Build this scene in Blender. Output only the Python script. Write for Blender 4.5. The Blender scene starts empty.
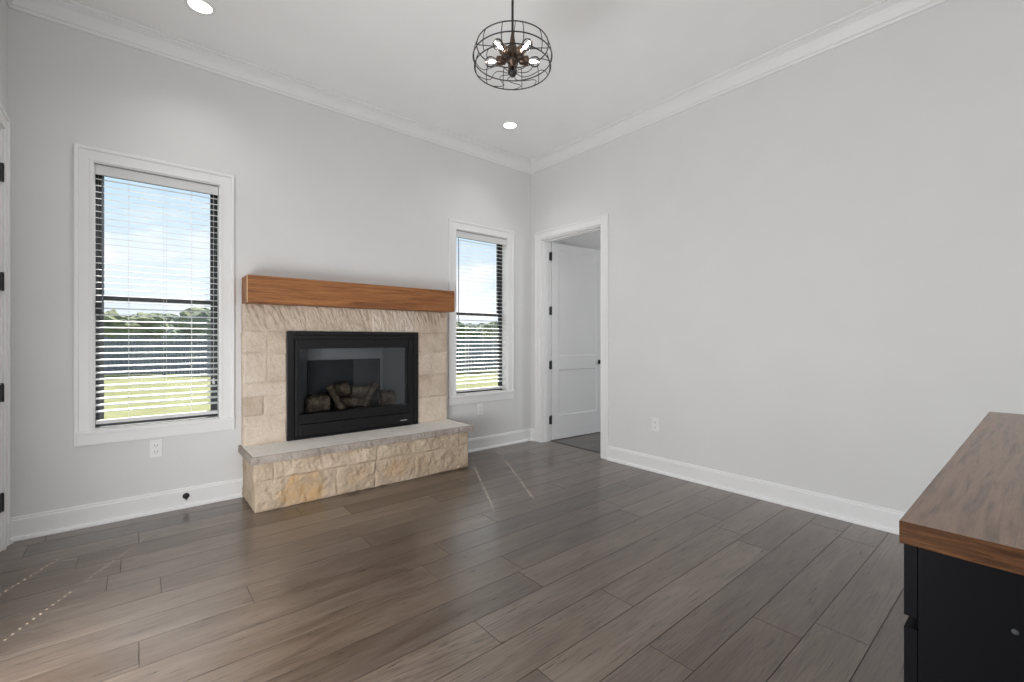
import bpy, bmesh, math, random
from mathutils import Vector, Matrix, noise

random.seed(7)
SC = bpy.context.scene
COL = SC.collection
PI = math.pi

# ------------------------------------------------------------------ camera
YAW = math.radians(39.938)
cam_d = bpy.data.cameras.new('camera')
cam = bpy.data.objects.new('camera', cam_d)
COL.objects.link(cam)
cam.location = (-3.6826, -4.0382, 1.22)
cam.rotation_euler = (PI / 2, 0, -YAW)
cam_d.sensor_width = 36.0
cam_d.lens = 449.3 / 1024 * 36.0
cam_d.shift_y = -(341.0 - 339.55) / 1024
cam_d.clip_start = 0.02
cam_d.clip_end = 500
SC.camera = cam

# ------------------------------------------------------------------ colour management
vs = SC.view_settings
vs.view_transform = 'Standard'
vs.look = 'None'
vs.exposure = 0.09
vs.gamma = 1.0
vs.use_curve_mapping = False
CY = SC.cycles
CY.max_bounces = 10
CY.diffuse_bounces = 7
CY.glossy_bounces = 4
CY.transparent_max_bounces = 16
CY.caustics_reflective = False
CY.caustics_refractive = False
CY.sample_clamp_indirect = 6.0
CY.use_denoising = True


# ------------------------------------------------------------------ node helpers
class NT:
    def __init__(s, tree):
        s.t = tree
        s.n = tree.nodes
        s.l = tree.links

    def new(s, typ, **kw):
        n = s.n.new(typ)
        for k, v in kw.items():
            setattr(n, k, v)
        return n

    def link(s, a, b):
        s.l.new(a, b)

    def ramp(s, fac, stops):
        r = s.new('ShaderNodeValToRGB')
        el = r.color_ramp.elements
        while len(el) > 1:
            el.remove(el[0])
        el[0].position = stops[0][0]
        el[0].color = stops[0][1] + (1,)
        for p, c in stops[1:]:
            e = el.new(p)
            e.color = c + (1,)
        s.link(fac, r.inputs[0])
        return r.outputs[0]

    def mixc(s, fac, a, b, mode='MIX'):
        m = s.new('ShaderNodeMix', data_type='RGBA', blend_type=mode)
        for sock, v in ((m.inputs[0], fac), (m.inputs[6], a), (m.inputs[7], b)):
            if hasattr(v, 'is_linked'):
                s.link(v, sock)
            elif isinstance(v, tuple):
                sock.default_value = v + (1,)
            else:
                sock.default_value = v
        return m.outputs[2]

    def math(s, op, a, b=0.0, c=0.0):
        m = s.new('ShaderNodeMath', operation=op)
        for i, v in enumerate((a, b, c)):
            if hasattr(v, 'is_linked'):
                s.link(v, m.inputs[i])
            else:
                m.inputs[i].default_value = v
        return m.outputs[0]

    def noise(s, vec, scale, detail=3, rough=0.5, dist=0.0):
        n = s.new('ShaderNodeTexNoise')
        n.inputs['Scale'].default_value = scale
        n.inputs['Detail'].default_value = detail
        n.inputs['Roughness'].default_value = rough
        n.inputs['Distortion'].default_value = dist
        s.link(vec, n.inputs['Vector'])
        return n.outputs[0]

    def mapping(s, vec, scale=(1, 1, 1), loc=(0, 0, 0)):
        m = s.new('ShaderNodeMapping')
        m.inputs['Scale'].default_value = scale
        m.inputs['Location'].default_value = loc
        s.link(vec, m.inputs['Vector'])
        return m.outputs[0]


def srgb(r, g, b):
    f = lambda c: (c / 255 / 12.92) if c / 255 <= 0.04045 else ((c / 255 + 0.055) / 1.055) ** 2.4
    return (f(r), f(g), f(b))


def new_mat(name):
    m = bpy.data.materials.new(name)
    m.use_nodes = True
    nt = NT(m.node_tree)
    b = nt.n['Principled BSDF']
    return m, nt, b


def simple(name, col, rough=0.5, metal=0.0, spec=0.5, bump=0.0, bscale=200, coat=0.0):
    m, nt, b = new_mat(name)
    b.inputs['Roughness'].default_value = rough
    b.inputs['Metallic'].default_value = metal
    b.inputs['Specular IOR Level'].default_value = spec
    b.inputs['Coat Weight'].default_value = coat
    tc = nt.new('ShaderNodeTexCoord')
    nz = nt.noise(tc.outputs['Object'], 3.0, 2)
    c2 = tuple(min(1, c * 1.03) for c in col)
    c1 = tuple(c * 0.97 for c in col)
    nt.link(nt.mixc(nz, c1, c2), b.inputs['Base Color'])
    if bump:
        n2 = nt.noise(tc.outputs['Object'], bscale, 2)
        bp = nt.new('ShaderNodeBump')
        bp.inputs['Strength'].default_value = bump
        bp.inputs['Distance'].default_value = 0.002
        nt.link(n2, bp.inputs['Height'])
        nt.link(bp.outputs[0], b.inputs['Normal'])
    return m


def emit(name, col, strength):
    m = bpy.data.materials.new(name)
    m.use_nodes = True
    nt = NT(m.node_tree)
    nt.n.remove(nt.n['Principled BSDF'])
    e = nt.new('ShaderNodeEmission')
    e.inputs[0].default_value = col + (1,)
    e.inputs[1].default_value = strength
    nt.link(e.outputs[0], nt.n['Material Output'].inputs[0])
    return m


# ------------------------------------------------------------------ world: bright partly cloudy sky
W = bpy.data.worlds.new('sky')
SC.world = W
W.use_nodes = True
wt = NT(W.node_tree)
bg = wt.n['Background']
tc = wt.new('ShaderNodeTexCoord')
sep = wt.new('ShaderNodeSeparateXYZ')
wt.link(tc.outputs['Generated'], sep.inputs[0])
sky = wt.ramp(sep.outputs['Z'], [(0.0, srgb(226, 234, 241)), (0.12, srgb(218, 231, 243)), (0.3, srgb(183, 213, 240)), (0.7, srgb(130, 175, 228))])
cl = wt.noise(wt.mapping(tc.outputs['Generated'], (2.2, 2.2, 6.0), (0.3, 0.1, 0.0)), 1.6, 5, 0.55, 0.3)
clm = wt.ramp(cl, [(0.46, (0, 0, 0)), (0.62, (1, 1, 1))])
skyc = wt.mixc(clm, sky, srgb(246, 247, 250))
wt.link(skyc, bg.inputs[0])
bg.inputs[1].default_value = 1.12

# ------------------------------------------------------------------ sun (behind the fireplace wall, high)
sun_d = bpy.data.lights.new('sun', 'SUN')
sun = bpy.data.objects.new('sun', sun_d)
COL.objects.link(sun)
el = math.radians(51)
hx, hy = 0.47, 0.883
sd = Vector((hx * math.cos(el), hy * math.cos(el), math.sin(el)))
sun.rotation_euler = sd.to_track_quat('Z', 'Y').to_euler()
sun_d.energy = 14.0
sun_d.angle = math.radians(0.06)
sun_d.color = (1.0, 0.95, 0.88)


def area(name, loc, target, sx, sy, energy, col=(1, 1, 1)):
    d = bpy.data.lights.new(name, 'AREA')
    d.shape = 'RECTANGLE'
    d.size = sx
    d.size_y = sy
    d.energy = energy
    d.color = col
    o = bpy.data.objects.new(name, d)
    COL.objects.link(o)
    o.location = loc
    o.rotation_euler = (Vector(target) - Vector(loc)).to_track_quat('-Z', 'Y').to_euler()
    return o


# added area lights to brighten the room, set at made-up openings out of view
REAR_Y = -8.2
XL = -4.277
CEIL = 3.353
area('added_fill_rear', (-2.4, REAR_Y + 0.02, 1.35), (-2.4, 0, 1.35), 2.7, 2.3, 54, (0.985, 0.99, 1.0))
area('added_fill_side', (XL + 0.02, -2.5, 0.6), (0, -2.5, 0.6), 1.9, 0.9, 73, (0.985, 0.99, 1.0))
# added area light to brighten the next room, out of view
area('added_fill_next_room', (2.2, -3.35, 1.7), (2.2, 0, 1.5), 1.6, 1.8, 20, (1.0, 0.99, 0.98))

# ------------------------------------------------------------------ materials
M = {}
M['wall'] = simple('wall_paint', (0.70, 0.70, 0.697), 0.85, spec=0.25, bump=0.12, bscale=120)
M['ceiling'] = simple('ceiling_paint', (0.90, 0.90, 0.897), 0.9, spec=0.2, bump=0.08, bscale=120)
M['trim'] = simple('white_trim_enamel', (0.79, 0.79, 0.79), 0.38, spec=0.45)
M['door'] = simple('white_door_enamel', (0.76, 0.76, 0.76), 0.42, spec=0.4)
M['black'] = simple('black_metal', (0.012, 0.012, 0.013), 0.45, spec=0.4)
M['firebox_frame'] = simple('black_satin_steel', (0.0065, 0.0065, 0.0075), 0.42, spec=0.3, bump=0.05, bscale=400)
M['firebox'] = simple('dark_firebox_liner', (0.045, 0.047, 0.052), 0.6)
M['firebox_side'] = simple('grey_firebox_side', (0.36, 0.375, 0.385), 0.45)
M['sash'] = simple('dark_bronze_vinyl', (0.02, 0.022, 0.026), 0.4)
M['slat'] = simple('white_faux_wood', (0.82, 0.83, 0.84), 0.45)
M['rail'] = simple('shade_greyed_blind_rail', (0.66, 0.66, 0.66), 0.5)  # blind white, greyed to put the bottom rail's shading into the colour
M['cord'] = simple('white_cord', (0.78, 0.78, 0.78), 0.8)
M['wand'] = simple('clear_grey_wand', (0.16, 0.18, 0.2), 0.25)
M['plastic'] = simple('white_plastic', (0.8, 0.8, 0.79), 0.35)
M['slot'] = simple('dark_slot', (0.03, 0.03, 0.03), 0.7)
M['bronze'] = simple('aged_bronze', (0.11, 0.075, 0.055), 0.38, metal=0.75)
M['wire'] = simple('dark_wire', (0.03, 0.027, 0.026), 0.45, metal=0.4)
M['cabinet'] = simple('charcoal_paint', (0.0045, 0.0046, 0.0056), 0.4, spec=0.05)
M['cap_grey'] = simple('grey_plastic_plug', (0.04, 0.042, 0.046), 0.7, spec=0.2)
M['badge'] = simple('silver_badge', (0.7, 0.7, 0.7), 0.3, metal=0.5)
M['bulb'] = emit('lit_filament', (1.0, 0.94, 0.85), 45)
M['lens'] = emit('lit_downlight_lens', (1.0, 0.98, 0.95), 4)
M['mortar'] = simple('pale_mortar', srgb(214, 203, 188), 0.95, spec=0.1)


def pane_mat(name, tint, refl):
    m = bpy.data.materials.new(name)
    m.use_nodes = True
    nt = NT(m.node_tree)
    nt.n.remove(nt.n['Principled BSDF'])
    tr = nt.new('ShaderNodeBsdfTransparent')
    tr.inputs[0].default_value = tint + (1,)
    gl = nt.new('ShaderNodeBsdfGlossy')
    gl.inputs['Roughness'].default_value = 0.01
    gl.inputs[0].default_value = (1, 1, 1, 1)
    fr = nt.new('ShaderNodeFresnel')
    fr.inputs[0].default_value = refl
    mx = nt.new('ShaderNodeMixShader')
    nt.link(fr.outputs[0], mx.inputs[0])
    nt.link(tr.outputs[0], mx.inputs[1])
    nt.link(gl.outputs[0], mx.inputs[2])
    nt.link(mx.outputs[0], nt.n['Material Output'].inputs[0])
    return m


M['pane'] = pane_mat('window_glass', (0.97, 0.985, 0.985), 1.2)
M['fireglass'] = pane_mat('fireplace_glass', (0.78, 0.79, 0.81), 1.5)
M['bulbglass'] = pane_mat('bulb_glass', (0.97, 0.97, 0.97), 1.35)


def wood(name, dark, mid, light, axis_scale, rough=0.45, bump=0.25, spec=0.4, ring=1.0):
    m, nt, b = new_mat(name)
    tc = nt.new('ShaderNodeTexCoord')
    v = nt.mapping(tc.outputs['Object'], axis_scale)
    n1 = nt.noise(v, 6.0, 6, 0.6, 0.4 * ring)
    n2 = nt.noise(nt.mapping(tc.outputs['Object'], tuple(a * 5 for a in axis_scale)), 9.0, 4, 0.6, 0.2)
    c = nt.ramp(n1, [(0.3, dark), (0.5, mid), (0.72, light)])
    c = nt.mixc(nt.math('MULTIPLY', nt.ramp(n2, [(0.5, (0, 0, 0)), (0.68, (1, 1, 1))]), 0.55), c, dark)
    nt.link(c, b.inputs['Base Color'])
    b.inputs['Roughness'].default_value = rough
    b.inputs['Specular IOR Level'].default_value = spec
    bp = nt.new('ShaderNodeBump')
    bp.inputs['Strength'].default_value = bump
    bp.inputs['Distance'].default_value = 0.0015
    nt.link(n2, bp.inputs['Height'])
    nt.link(bp.outputs[0], b.inputs['Normal'])
    return m


M['mantel'] = wood('stained_oak_beam', srgb(104, 62, 32), srgb(150, 96, 53), srgb(174, 118, 68), (0.5, 12, 12), 0.5)
M['counter'] = wood('oak_counter', srgb(92, 64, 46), srgb(142, 110, 86), srgb(158, 126, 102), (0.8, 14, 14), 0.3, 0.4, 0.7)
M['counter_edge'] = wood('dark_edge_oak', srgb(44, 28, 17), srgb(74, 48, 29), srgb(104, 70, 43), (26, 1.6, 26), 0.5, 0.3, 0.1)  # darker brown on the sides and underside than on top
M['pale_edge'] = wood('pale_oak', srgb(196, 160, 116), srgb(216, 184, 142), srgb(228, 200, 162), (14, 14, 0.6), 0.6)  # paler than the beam, for the narrow strip at its front corner
M['seam'] = simple('dark_bevelled_seam', (0.046, 0.033, 0.025), 0.5, spec=0.3)
M['threshold'] = wood('dark_threshold', srgb(40, 31, 25), srgb(54, 43, 36), srgb(66, 54, 46), (5, 1, 5), 0.5)


def floor_mat(name, tones, rough):
    m, nt, b = new_mat(name)
    uv = nt.new('ShaderNodeUVMap')
    uv.uv_map = 'plank'
    at = nt.new('ShaderNodeAttribute')
    at.attribute_name = 'tone'
    base = nt.ramp(at.outputs['Fac'], tones)
    big = nt.noise(nt.mapping(uv.outputs[0], (0.8, 5.0, 1)), 2.2, 4, 0.6, 0.6)
    grain = nt.noise(nt.mapping(uv.outputs[0], (2.2, 42.0, 1)), 2.4, 5, 0.65, 0.8)
    fine = nt.noise(nt.mapping(uv.outputs[0], (9.0, 230.0, 1)), 2.0, 3, 0.6, 0.2)
    wv = nt.new('ShaderNodeTexWave', wave_type='RINGS', rings_direction='Z')
    wv.inputs['Scale'].default_value = 1.0
    wv.inputs['Distortion'].default_value = 7.0
    wv.inputs['Detail'].default_value = 3.0
    wv.inputs['Detail Scale'].default_value = 1.4
    nt.link(nt.mapping(uv.outputs[0], (1.6, 20.0, 1)), wv.inputs['Vector'])
    c = nt.mixc(nt.ramp(big, [(0.35, (0, 0, 0)), (0.7, (1, 1, 1))]), nt.mixc(0.3, base, (0.05, 0.033, 0.022)), nt.mixc(0.25, base, (0.26, 0.22, 0.18)))
    gm = nt.ramp(grain, [(0.36, (1, 1, 1)), (0.52, (0, 0, 0))])
    c = nt.mixc(nt.math('MULTIPLY', gm, 0.5), c, (0.024, 0.016, 0.012))
    wm = nt.ramp(wv.outputs[1], [(0.0, (1, 1, 1)), (0.22, (0, 0, 0))])
    spots = nt.ramp(nt.noise(nt.mapping(uv.outputs[0], (0.7, 2.4, 1), (3.1, 1.7, 0)), 1.3, 2), [(0.5, (0, 0, 0)), (0.66, (1, 1, 1))])
    wm2 = nt.math('MULTIPLY', wm, spots)
    c = nt.mixc(nt.math('MULTIPLY', wm2, 0.55), c, (0.024, 0.016, 0.012))
    nt.link(c, b.inputs['Base Color'])
    r = nt.math('MULTIPLY_ADD', grain, 0.16, rough - 0.08)
    nt.link(r, b.inputs['Roughness'])
    b.inputs['Specular IOR Level'].default_value = 0.6
    b.inputs['Coat Weight'].default_value = 0.5
    b.inputs['Coat Roughness'].default_value = 0.2
    h = nt.math('ADD', nt.math('MULTIPLY', grain, 0.6), nt.math('MULTIPLY', fine, 0.5))
    h = nt.math('SUBTRACT', h, nt.math('MULTIPLY', wm2, 0.5))
    bp = nt.new('ShaderNodeBump')
    bp.inputs['Strength'].default_value = 0.35
    bp.inputs['Distance'].default_value = 0.0012
    nt.link(h, bp.inputs['Height'])
    nt.link(bp.outputs[0], b.inputs['Normal'])
    return m


M['floor'] = floor_mat('wire_brushed_oak_planks', [(0.0, (0.054, 0.032, 0.019)), (0.3, (0.092, 0.059, 0.038)), (0.6, (0.130, 0.092, 0.066)), (1.0, (0.190, 0.142, 0.106))], 0.30)
M['floor_next'] = floor_mat('grey_planks_next_room', [(0.0, (0.045, 0.038, 0.034)), (1.0, (0.085, 0.074, 0.066))], 0.45)


def stone_mat(name, c0, c1, c2, blotch):
    m, nt, b = new_mat(name)
    tc = nt.new('ShaderNodeTexCoord')
    at = nt.new('ShaderNodeAttribute')
    at.attribute_name = 'tone'
    n1 = nt.noise(tc.outputs['Object'], 7.0, 6, 0.62, 0.3)
    n2 = nt.noise(tc.outputs['Object'], 70.0, 4, 0.65)
    f = nt.math('ADD', nt.math('MULTIPLY', n1, 0.75), nt.math('MULTIPLY_ADD', at.outputs['Fac'], 0.2, 0.1))
    c = nt.ramp(f, [(0.3, c0), (0.55, c1), (0.85, c2)])
    at2 = nt.new('ShaderNodeAttribute')
    at2.attribute_name = 'ochre'
    c = nt.mixc(nt.math('MULTIPLY', at2.outputs['Fac'], nt.ramp(n1, [(0.4, (0.35, 0.35, 0.35)), (0.62, (1, 1, 1))])), c, blotch)
    c = nt.mixc(nt.math('MULTIPLY', nt.ramp(n2, [(0.35, (1, 1, 1)), (0.5, (0, 0, 0))]), 0.22), c, tuple(x * 0.55 for x in c0))
    nt.link(c, b.inputs['Base Color'])
    b.inputs['Roughness'].default_value = 0.9
    b.inputs['Specular IOR Level'].default_value = 0.2
    bp = nt.new('ShaderNodeBump')
    bp.inputs['Strength'].default_value = 0.8
    bp.inputs['Distance'].default_value = 0.007
    nt.link(n2, bp.inputs['Height'])
    nt.link(bp.outputs[0], b.inputs['Normal'])
    return m


M['limestone'] = stone_mat('cream_limestone', srgb(184, 165, 146), srgb(210, 194, 177), srgb(226, 213, 199), srgb(200, 160, 108))
M['limestone_warm'] = stone_mat('tan_limestone', srgb(166, 146, 124), srgb(192, 173, 151), srgb(210, 194, 175), srgb(194, 158, 110))
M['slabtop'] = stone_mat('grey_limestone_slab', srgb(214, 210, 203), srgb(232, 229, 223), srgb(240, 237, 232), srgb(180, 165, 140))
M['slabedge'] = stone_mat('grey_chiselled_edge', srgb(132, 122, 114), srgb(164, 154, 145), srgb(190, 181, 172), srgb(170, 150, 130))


# ------------------------------------------------------------------ mesh builder
class MB:
    def __init__(s):
        s.v = []
        s.f = []
        s.mi = []
        s.sm = []

    def add(s, verts, faces, mat=0, smooth=False):
        o = len(s.v)
        s.v += [tuple(p) for p in verts]
        for f in faces:
            s.f.append(tuple(i + o for i in f))
            s.mi.append(mat)
            s.sm.append(smooth)
        return s

    def box(s, a, b, mat=0):
        x0, y0, z0 = (min(a[i], b[i]) for i in range(3))
        x1, y1, z1 = (max(a[i], b[i]) for i in range(3))
        v = [(x0, y0, z0), (x1, y0, z0), (x1, y1, z0), (x0, y1, z0), (x0, y0, z1), (x1, y0, z1), (x1, y1, z1), (x0, y1, z1)]
        f = [(3, 2, 1, 0), (4, 5, 6, 7), (0, 1, 5, 4), (1, 2, 6, 5), (2, 3, 7, 6), (3, 0, 4, 7)]
        return s.add(v, f, mat)

    def tube(s, pts, r, n=8, mat=0, closed=False, caps=True):
        P = [Vector(p) for p in pts]
        m = len(P)
        rs = r if isinstance(r, (list, tuple)) else [r] * m
        rings = []
        up = None
        for i in range(m):
            a = P[(i - 1) % m] if (closed or i > 0) else P[i]
            c = P[(i + 1) % m] if (closed or i < m - 1) else P[i]
            t = (c - a).normalized()
            if up is None:
                up = Vector((0, 0, 1)) if abs(t.z) < 0.9 else Vector((1, 0, 0))
            side = t.cross(up).normalized()
            up = side.cross(t).normalized()
            rings.append([P[i] + (side * math.cos(2 * PI * k / n) + up * math.sin(2 * PI * k / n)) * rs[i] for k in range(n)])
        v = [p for rg in rings for p in rg]
        f = []
        for i in range(m if closed else m - 1):
            j = (i + 1) % m
            for k in range(n):
                k2 = (k + 1) % n
                f.append((i * n + k, i * n + k2, j * n + k2, j * n + k))
        s.add(v, f, mat, True)
        if caps and not closed:
            s.add(rings[0], [tuple(reversed(range(n)))], mat)
            s.add(rings[-1], [tuple(range(n))], mat)
        return s

    def lathe(s, prof, o, axis='z', n=24, mat=0, smooth=True):
        """prof: (radius, along). axis vector or 'z'."""
        ax = Vector((0, 0, 1)) if axis == 'z' else Vector(axis).normalized()
        a = Vector((1, 0, 0)) if abs(ax.x) < 0.9 else Vector((0, 1, 0))
        u = ax.cross(a).normalized()
        w = ax.cross(u).normalized()
        O = Vector(o)
        v = []
        for r, h in prof:
            for k in range(n):
                an = 2 * PI * k / n
                v.append(O + ax * h + (u * math.cos(an) + w * math.sin(an)) * r)
        f = []
        for i in range(len(prof) - 1):
            for k in range(n):
                k2 = (k + 1) % n
                f.append((i * n + k, i * n + k2, (i + 1) * n + k2, (i + 1) * n + k))
        s.add(v, f, mat, smooth)
        if prof[0][0] > 1e-6:
            s.add(v[:n], [tuple(reversed(range(n)))], mat)
        if prof[-1][0] > 1e-6:
            s.add(v[-n:], [tuple(range(n))], mat)
        return s

    def sweep(s, sections, mat=0, caps=True):
        """sections: list of equal length point loops."""
        n = len(sections[0])
        v = [p for sec in sections for p in sec]
        f = []
        for i in range(len(sections) - 1):
            for k in range(n):
                k2 = (k + 1) % n
                f.append((i * n + k, i * n + k2, (i + 1) * n + k2, (i + 1) * n + k))
        if caps:
            f.append(tuple(reversed(range(n))))
            f.append(tuple(range((len(sections) - 1) * n, len(sections) * n)))
        return s.add(v, f, mat)

    def build(s, name, mats, parent=None, bevel=0.0, loc=None, seg=2, recalc=True):
        me = bpy.data.meshes.new(name)
        off = Vector(loc) if loc is not None else Vector((0, 0, 0))
        me.from_pydata([tuple(Vector(p) - off) for p in s.v], [], s.f)
        for m in (mats if isinstance(mats, (list, tuple)) else [mats]):
            me.materials.append(m)
        me.polygons.foreach_set('material_index', s.mi)
        me.polygons.foreach_set('use_smooth', s.sm)
        if recalc:
            bm = bmesh.new()
            bm.from_mesh(me)
            bmesh.ops.recalc_face_normals(bm, faces=bm.faces)
            bm.to_mesh(me)
            bm.free()
        me.update()
        o = bpy.data.objects.new(name, me)
        COL.objects.link(o)
        if loc is not None:
            o.location = off
        if parent is not None:
            o.parent = parent
            pl = world_loc(parent)
            o.location = Vector(o.location) - pl
        if bevel:
            b = o.modifiers.new('bevel', 'BEVEL')
            b.width = bevel
            b.segments = seg
            b.limit_method = 'ANGLE'
            b.angle_limit = math.radians(40)
        return o


def world_loc(o):
    l = Vector(o.location)
    while o.parent:
        o = o.parent
        l = l + Vector(o.location)
    return l


def tag(o, label=None, cat=None, group=None, kind=None):
    if label:
        o['label'] = label
    if cat:
        o['category'] = cat
    if group:
        o['group'] = group
    if kind:
        o['kind'] = kind
    return o


def empty(name, loc, label=None, cat=None, group=None, kind=None):
    o = bpy.data.objects.new(name, None)
    o.empty_display_size = 0.1
    COL.objects.link(o)
    o.location = loc
    return tag(o, label, cat, group, kind)


def struct(mb, name, mat, **kw):
    return tag(mb.build(name, mat, **kw), kind='structure')


# ------------------------------------------------------------------ floor: planks along x
SEAM0, PW = -0.725, 0.1905
KNOWN = {0: [-3.745], 2: [-3.587], 4: [-3.262], 5: [-3.673], 6: [-0.96], 7: [-2.105], 9: [-0.652, -2.558], 10: [-1.939], 12: [-2.11], 13: [-1.60]}


def plank_floor(name, x0, x1, y0, y1, mat, known, seed, zoff=0.0):
    rnd = random.Random(seed)
    verts, faces, tones, uvs, mis = [], [], [], [], []
    k = math.floor((SEAM0 - y1) / PW)
    while True:
        ya = SEAM0 - k * PW
        yb = ya - PW
        if ya <= y0 + 1e-4:
            break
        ja, jb = min(ya, y1), max(yb, y0)
        cuts = sorted(known.get(k, []))
        if not cuts:
            cuts = [x0 + rnd.uniform(0.3, 2.0)]
        c = cuts[0]
        while True:
            c -= rnd.uniform(0.9, 2.0)
            if c < x0 + 0.15:
                break
            cuts.append(c)
        c = max(cuts)
        while True:
            c += rnd.uniform(0.9, 2.0)
            if c > x1 - 0.15:
                break
            cuts.append(c)
        cuts = [x0] + sorted(cuts) + [x1]
        for i in range(len(cuts) - 1):
            a, b = cuts[i], cuts[i + 1]
            if b - a < 0.02 or ja - jb < 0.01:
                continue
            g, e, dz = 0.0003, 0.0015, 0.0014
            o = len(verts)
            verts += [(a + g, jb + g, zoff - dz), (b - g, jb + g, zoff - dz), (b - g, ja - g, zoff - dz), (a + g, ja - g, zoff - dz),
                      (a + e, jb + e, zoff), (b - e, jb + e, zoff), (b - e, ja - e, zoff), (a + e, ja - e, zoff)]
            fs = [(4, 5, 6, 7), (0, 1, 5, 4), (1, 2, 6, 5), (2, 3, 7, 6), (3, 0, 4, 7)]
            t = min(1, max(0, rnd.gauss(0.5, 0.25)))
            ou, ov = rnd.uniform(0, 40), rnd.uniform(0, 40)
            for f in fs:
                faces.append(tuple(q + o for q in f))
                tones.append(t)
                mis.append(0 if f is fs[0] else 1)
                for q in f:
                    p = verts[o + q]
                    uvs.append((p[0] - a + ou, p[1] - (ya + yb) / 2 + ov))
        k += 1
    o = len(verts)
    verts += [(x0, y0, zoff - 0.03), (x1, y0, zoff - 0.03), (x1, y1, zoff - 0.03), (x0, y1, zoff - 0.03),
              (x0, y0, zoff - 0.0015), (x1, y0, zoff - 0.0015), (x1, y1, zoff - 0.0015), (x0, y1, zoff - 0.0015)]
    for f in [(3, 2, 1, 0), (4, 5, 6, 7), (0, 1, 5, 4), (1, 2, 6, 5), (2, 3, 7, 6), (3, 0, 4, 7)]:
        faces.append(tuple(q + o for q in f))
        tones.append(0.0)
        mis.append(1)
        uvs += [(0, 0)] * 4
    me = bpy.data.meshes.new(name)
    me.from_pydata(verts, [], faces)
    me.materials.append(mat)
    me.materials.append(M['seam'])
    me.polygons.foreach_set('material_index', mis)
    ul = me.uv_layers.new(name='plank')
    for i, u in enumerate(uvs):
        ul.data[i].uv = u
    at = me.attributes.new('tone', 'FLOAT', 'FACE')
    at.data.foreach_set('value', tones)
    me.update()
    ob = bpy.data.objects.new(name, me)
    COL.objects.link(ob)
    tag(ob, kind='structure')
    return ob


plank_floor('floor', XL - 0.15, 0.138, REAR_Y - 0.15, 0.16, M['floor'], KNOWN, 11)
plank_floor('floor_next_room', 0.162, 3.6, -3.5, 0.0, M['floor_next'], {}, 5)


# ------------------------------------------------------------------ walls with openings
def wall(name, plane, p, t, a0, a1, z0, z1, holes, mat):
    """plane 'y': wall face at y=p, thickness t (signed) along y, spans a=x. 'x' likewise."""
    us = sorted({a0, a1} | {h[0] for h in holes} | {h[1] for h in holes})
    zs = sorted({z0, z1} | {h[2] for h in holes} | {h[3] for h in holes})
    us = [u for u in us if a0 <= u <= a1]
    zs = [z for z in zs if z0 <= z <= z1]

    def solid(i, j):
        if i < 0 or j < 0 or i >= len(us) - 1 or j >= len(zs) - 1:
            return False
        cu, cz = (us[i] + us[i + 1]) / 2, (zs[j] + zs[j + 1]) / 2
        return not any(h[0] < cu < h[1] and h[2] < cz < h[3] for h in holes)

    mb = MB()

    def pt(u, d, z):
        return (u, p + d, z) if plane == 'y' else (p + d, u, z)

    for i in range(len(us) - 1):
        for j in range(len(zs) - 1):
            if not solid(i, j):
                continue
            u0, u1, w0, w1 = us[i], us[i + 1], zs[j], zs[j + 1]
            mb.add([pt(u0, 0, w0), pt(u1, 0, w0), pt(u1, 0, w1), pt(u0, 0, w1)], [(0, 1, 2, 3)])
            mb.add([pt(u0, t, w0), pt(u1, t, w0), pt(u1, t, w1), pt(u0, t, w1)], [(3, 2, 1, 0)])
            for di, dj, q in ((-1, 0, ((u0, w0), (u0, w1))), (1, 0, ((u1, w0), (u1, w1))), (0, -1, ((u0, w0), (u1, w0))), (0, 1, ((u0, w1), (u1, w1)))):
                if not solid(i + di, j + dj):
                    (ua, za), (ub, zb) = q
                    mb.add([pt(ua, 0, za), pt(ub, 0, zb), pt(ub, t, zb), pt(ua, t, za)], [(0, 1, 2, 3)])
    o = mb.build(name, mat, recalc=False)
    me = o.data
    bm = bmesh.new()
    bm.from_mesh(me)
    bmesh.ops.remove_doubles(bm, verts=bm.verts, dist=1e-5)
    bmesh.ops.recalc_face_normals(bm, faces=bm.faces)
    bm.to_mesh(me)
    bm.free()
    return tag(o, kind='structure')


W1 = (-3.897, -3.193, 0.628, 2.392)
W2 = (-1.079, -0.375, 0.628, 2.392)
FB = (-2.66, -1.66, 0.46, 1.24)          # hole for the fire box
D1 = (-1.079, -0.176, -0.05, 2.405)        # doorway in right wall (y range)
D2 = (-1.10, -0.155, -0.05, 2.44)          # doorway in left wall
WR = (-3.8, -1.0, 0.1, 2.6)  # unseen rear opening, added for the fill light
WS = (-3.5, -1.5, 0.1, 1.1)  # unseen low opening in the left wall, made up for the side light
wall('wall_back', 'y', 0.0, 0.16, XL - 0.15, 0.15, -0.02, CEIL + 0.02, [W1, W2, FB], M['wall'])
wall('wall_right', 'x', 0.0, 0.15, REAR_Y, 0.0, -0.02, CEIL + 0.02, [D1], M['wall'])
wall('wall_left', 'x', XL, -0.15, REAR_Y, 0.0, -0.02, CEIL + 0.02, [D2, WS], M['wall'])
wall('wall_rear', 'y', REAR_Y, -0.15, XL - 0.15, 0.15, -0.02, CEIL + 0.02, [WR], M['wall'])
struct(MB().box((XL - 0.15, REAR_Y - 0.15, CEIL), (0.15, 0.16, CEIL + 0.1)), 'ceiling', M['ceiling'])
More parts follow.
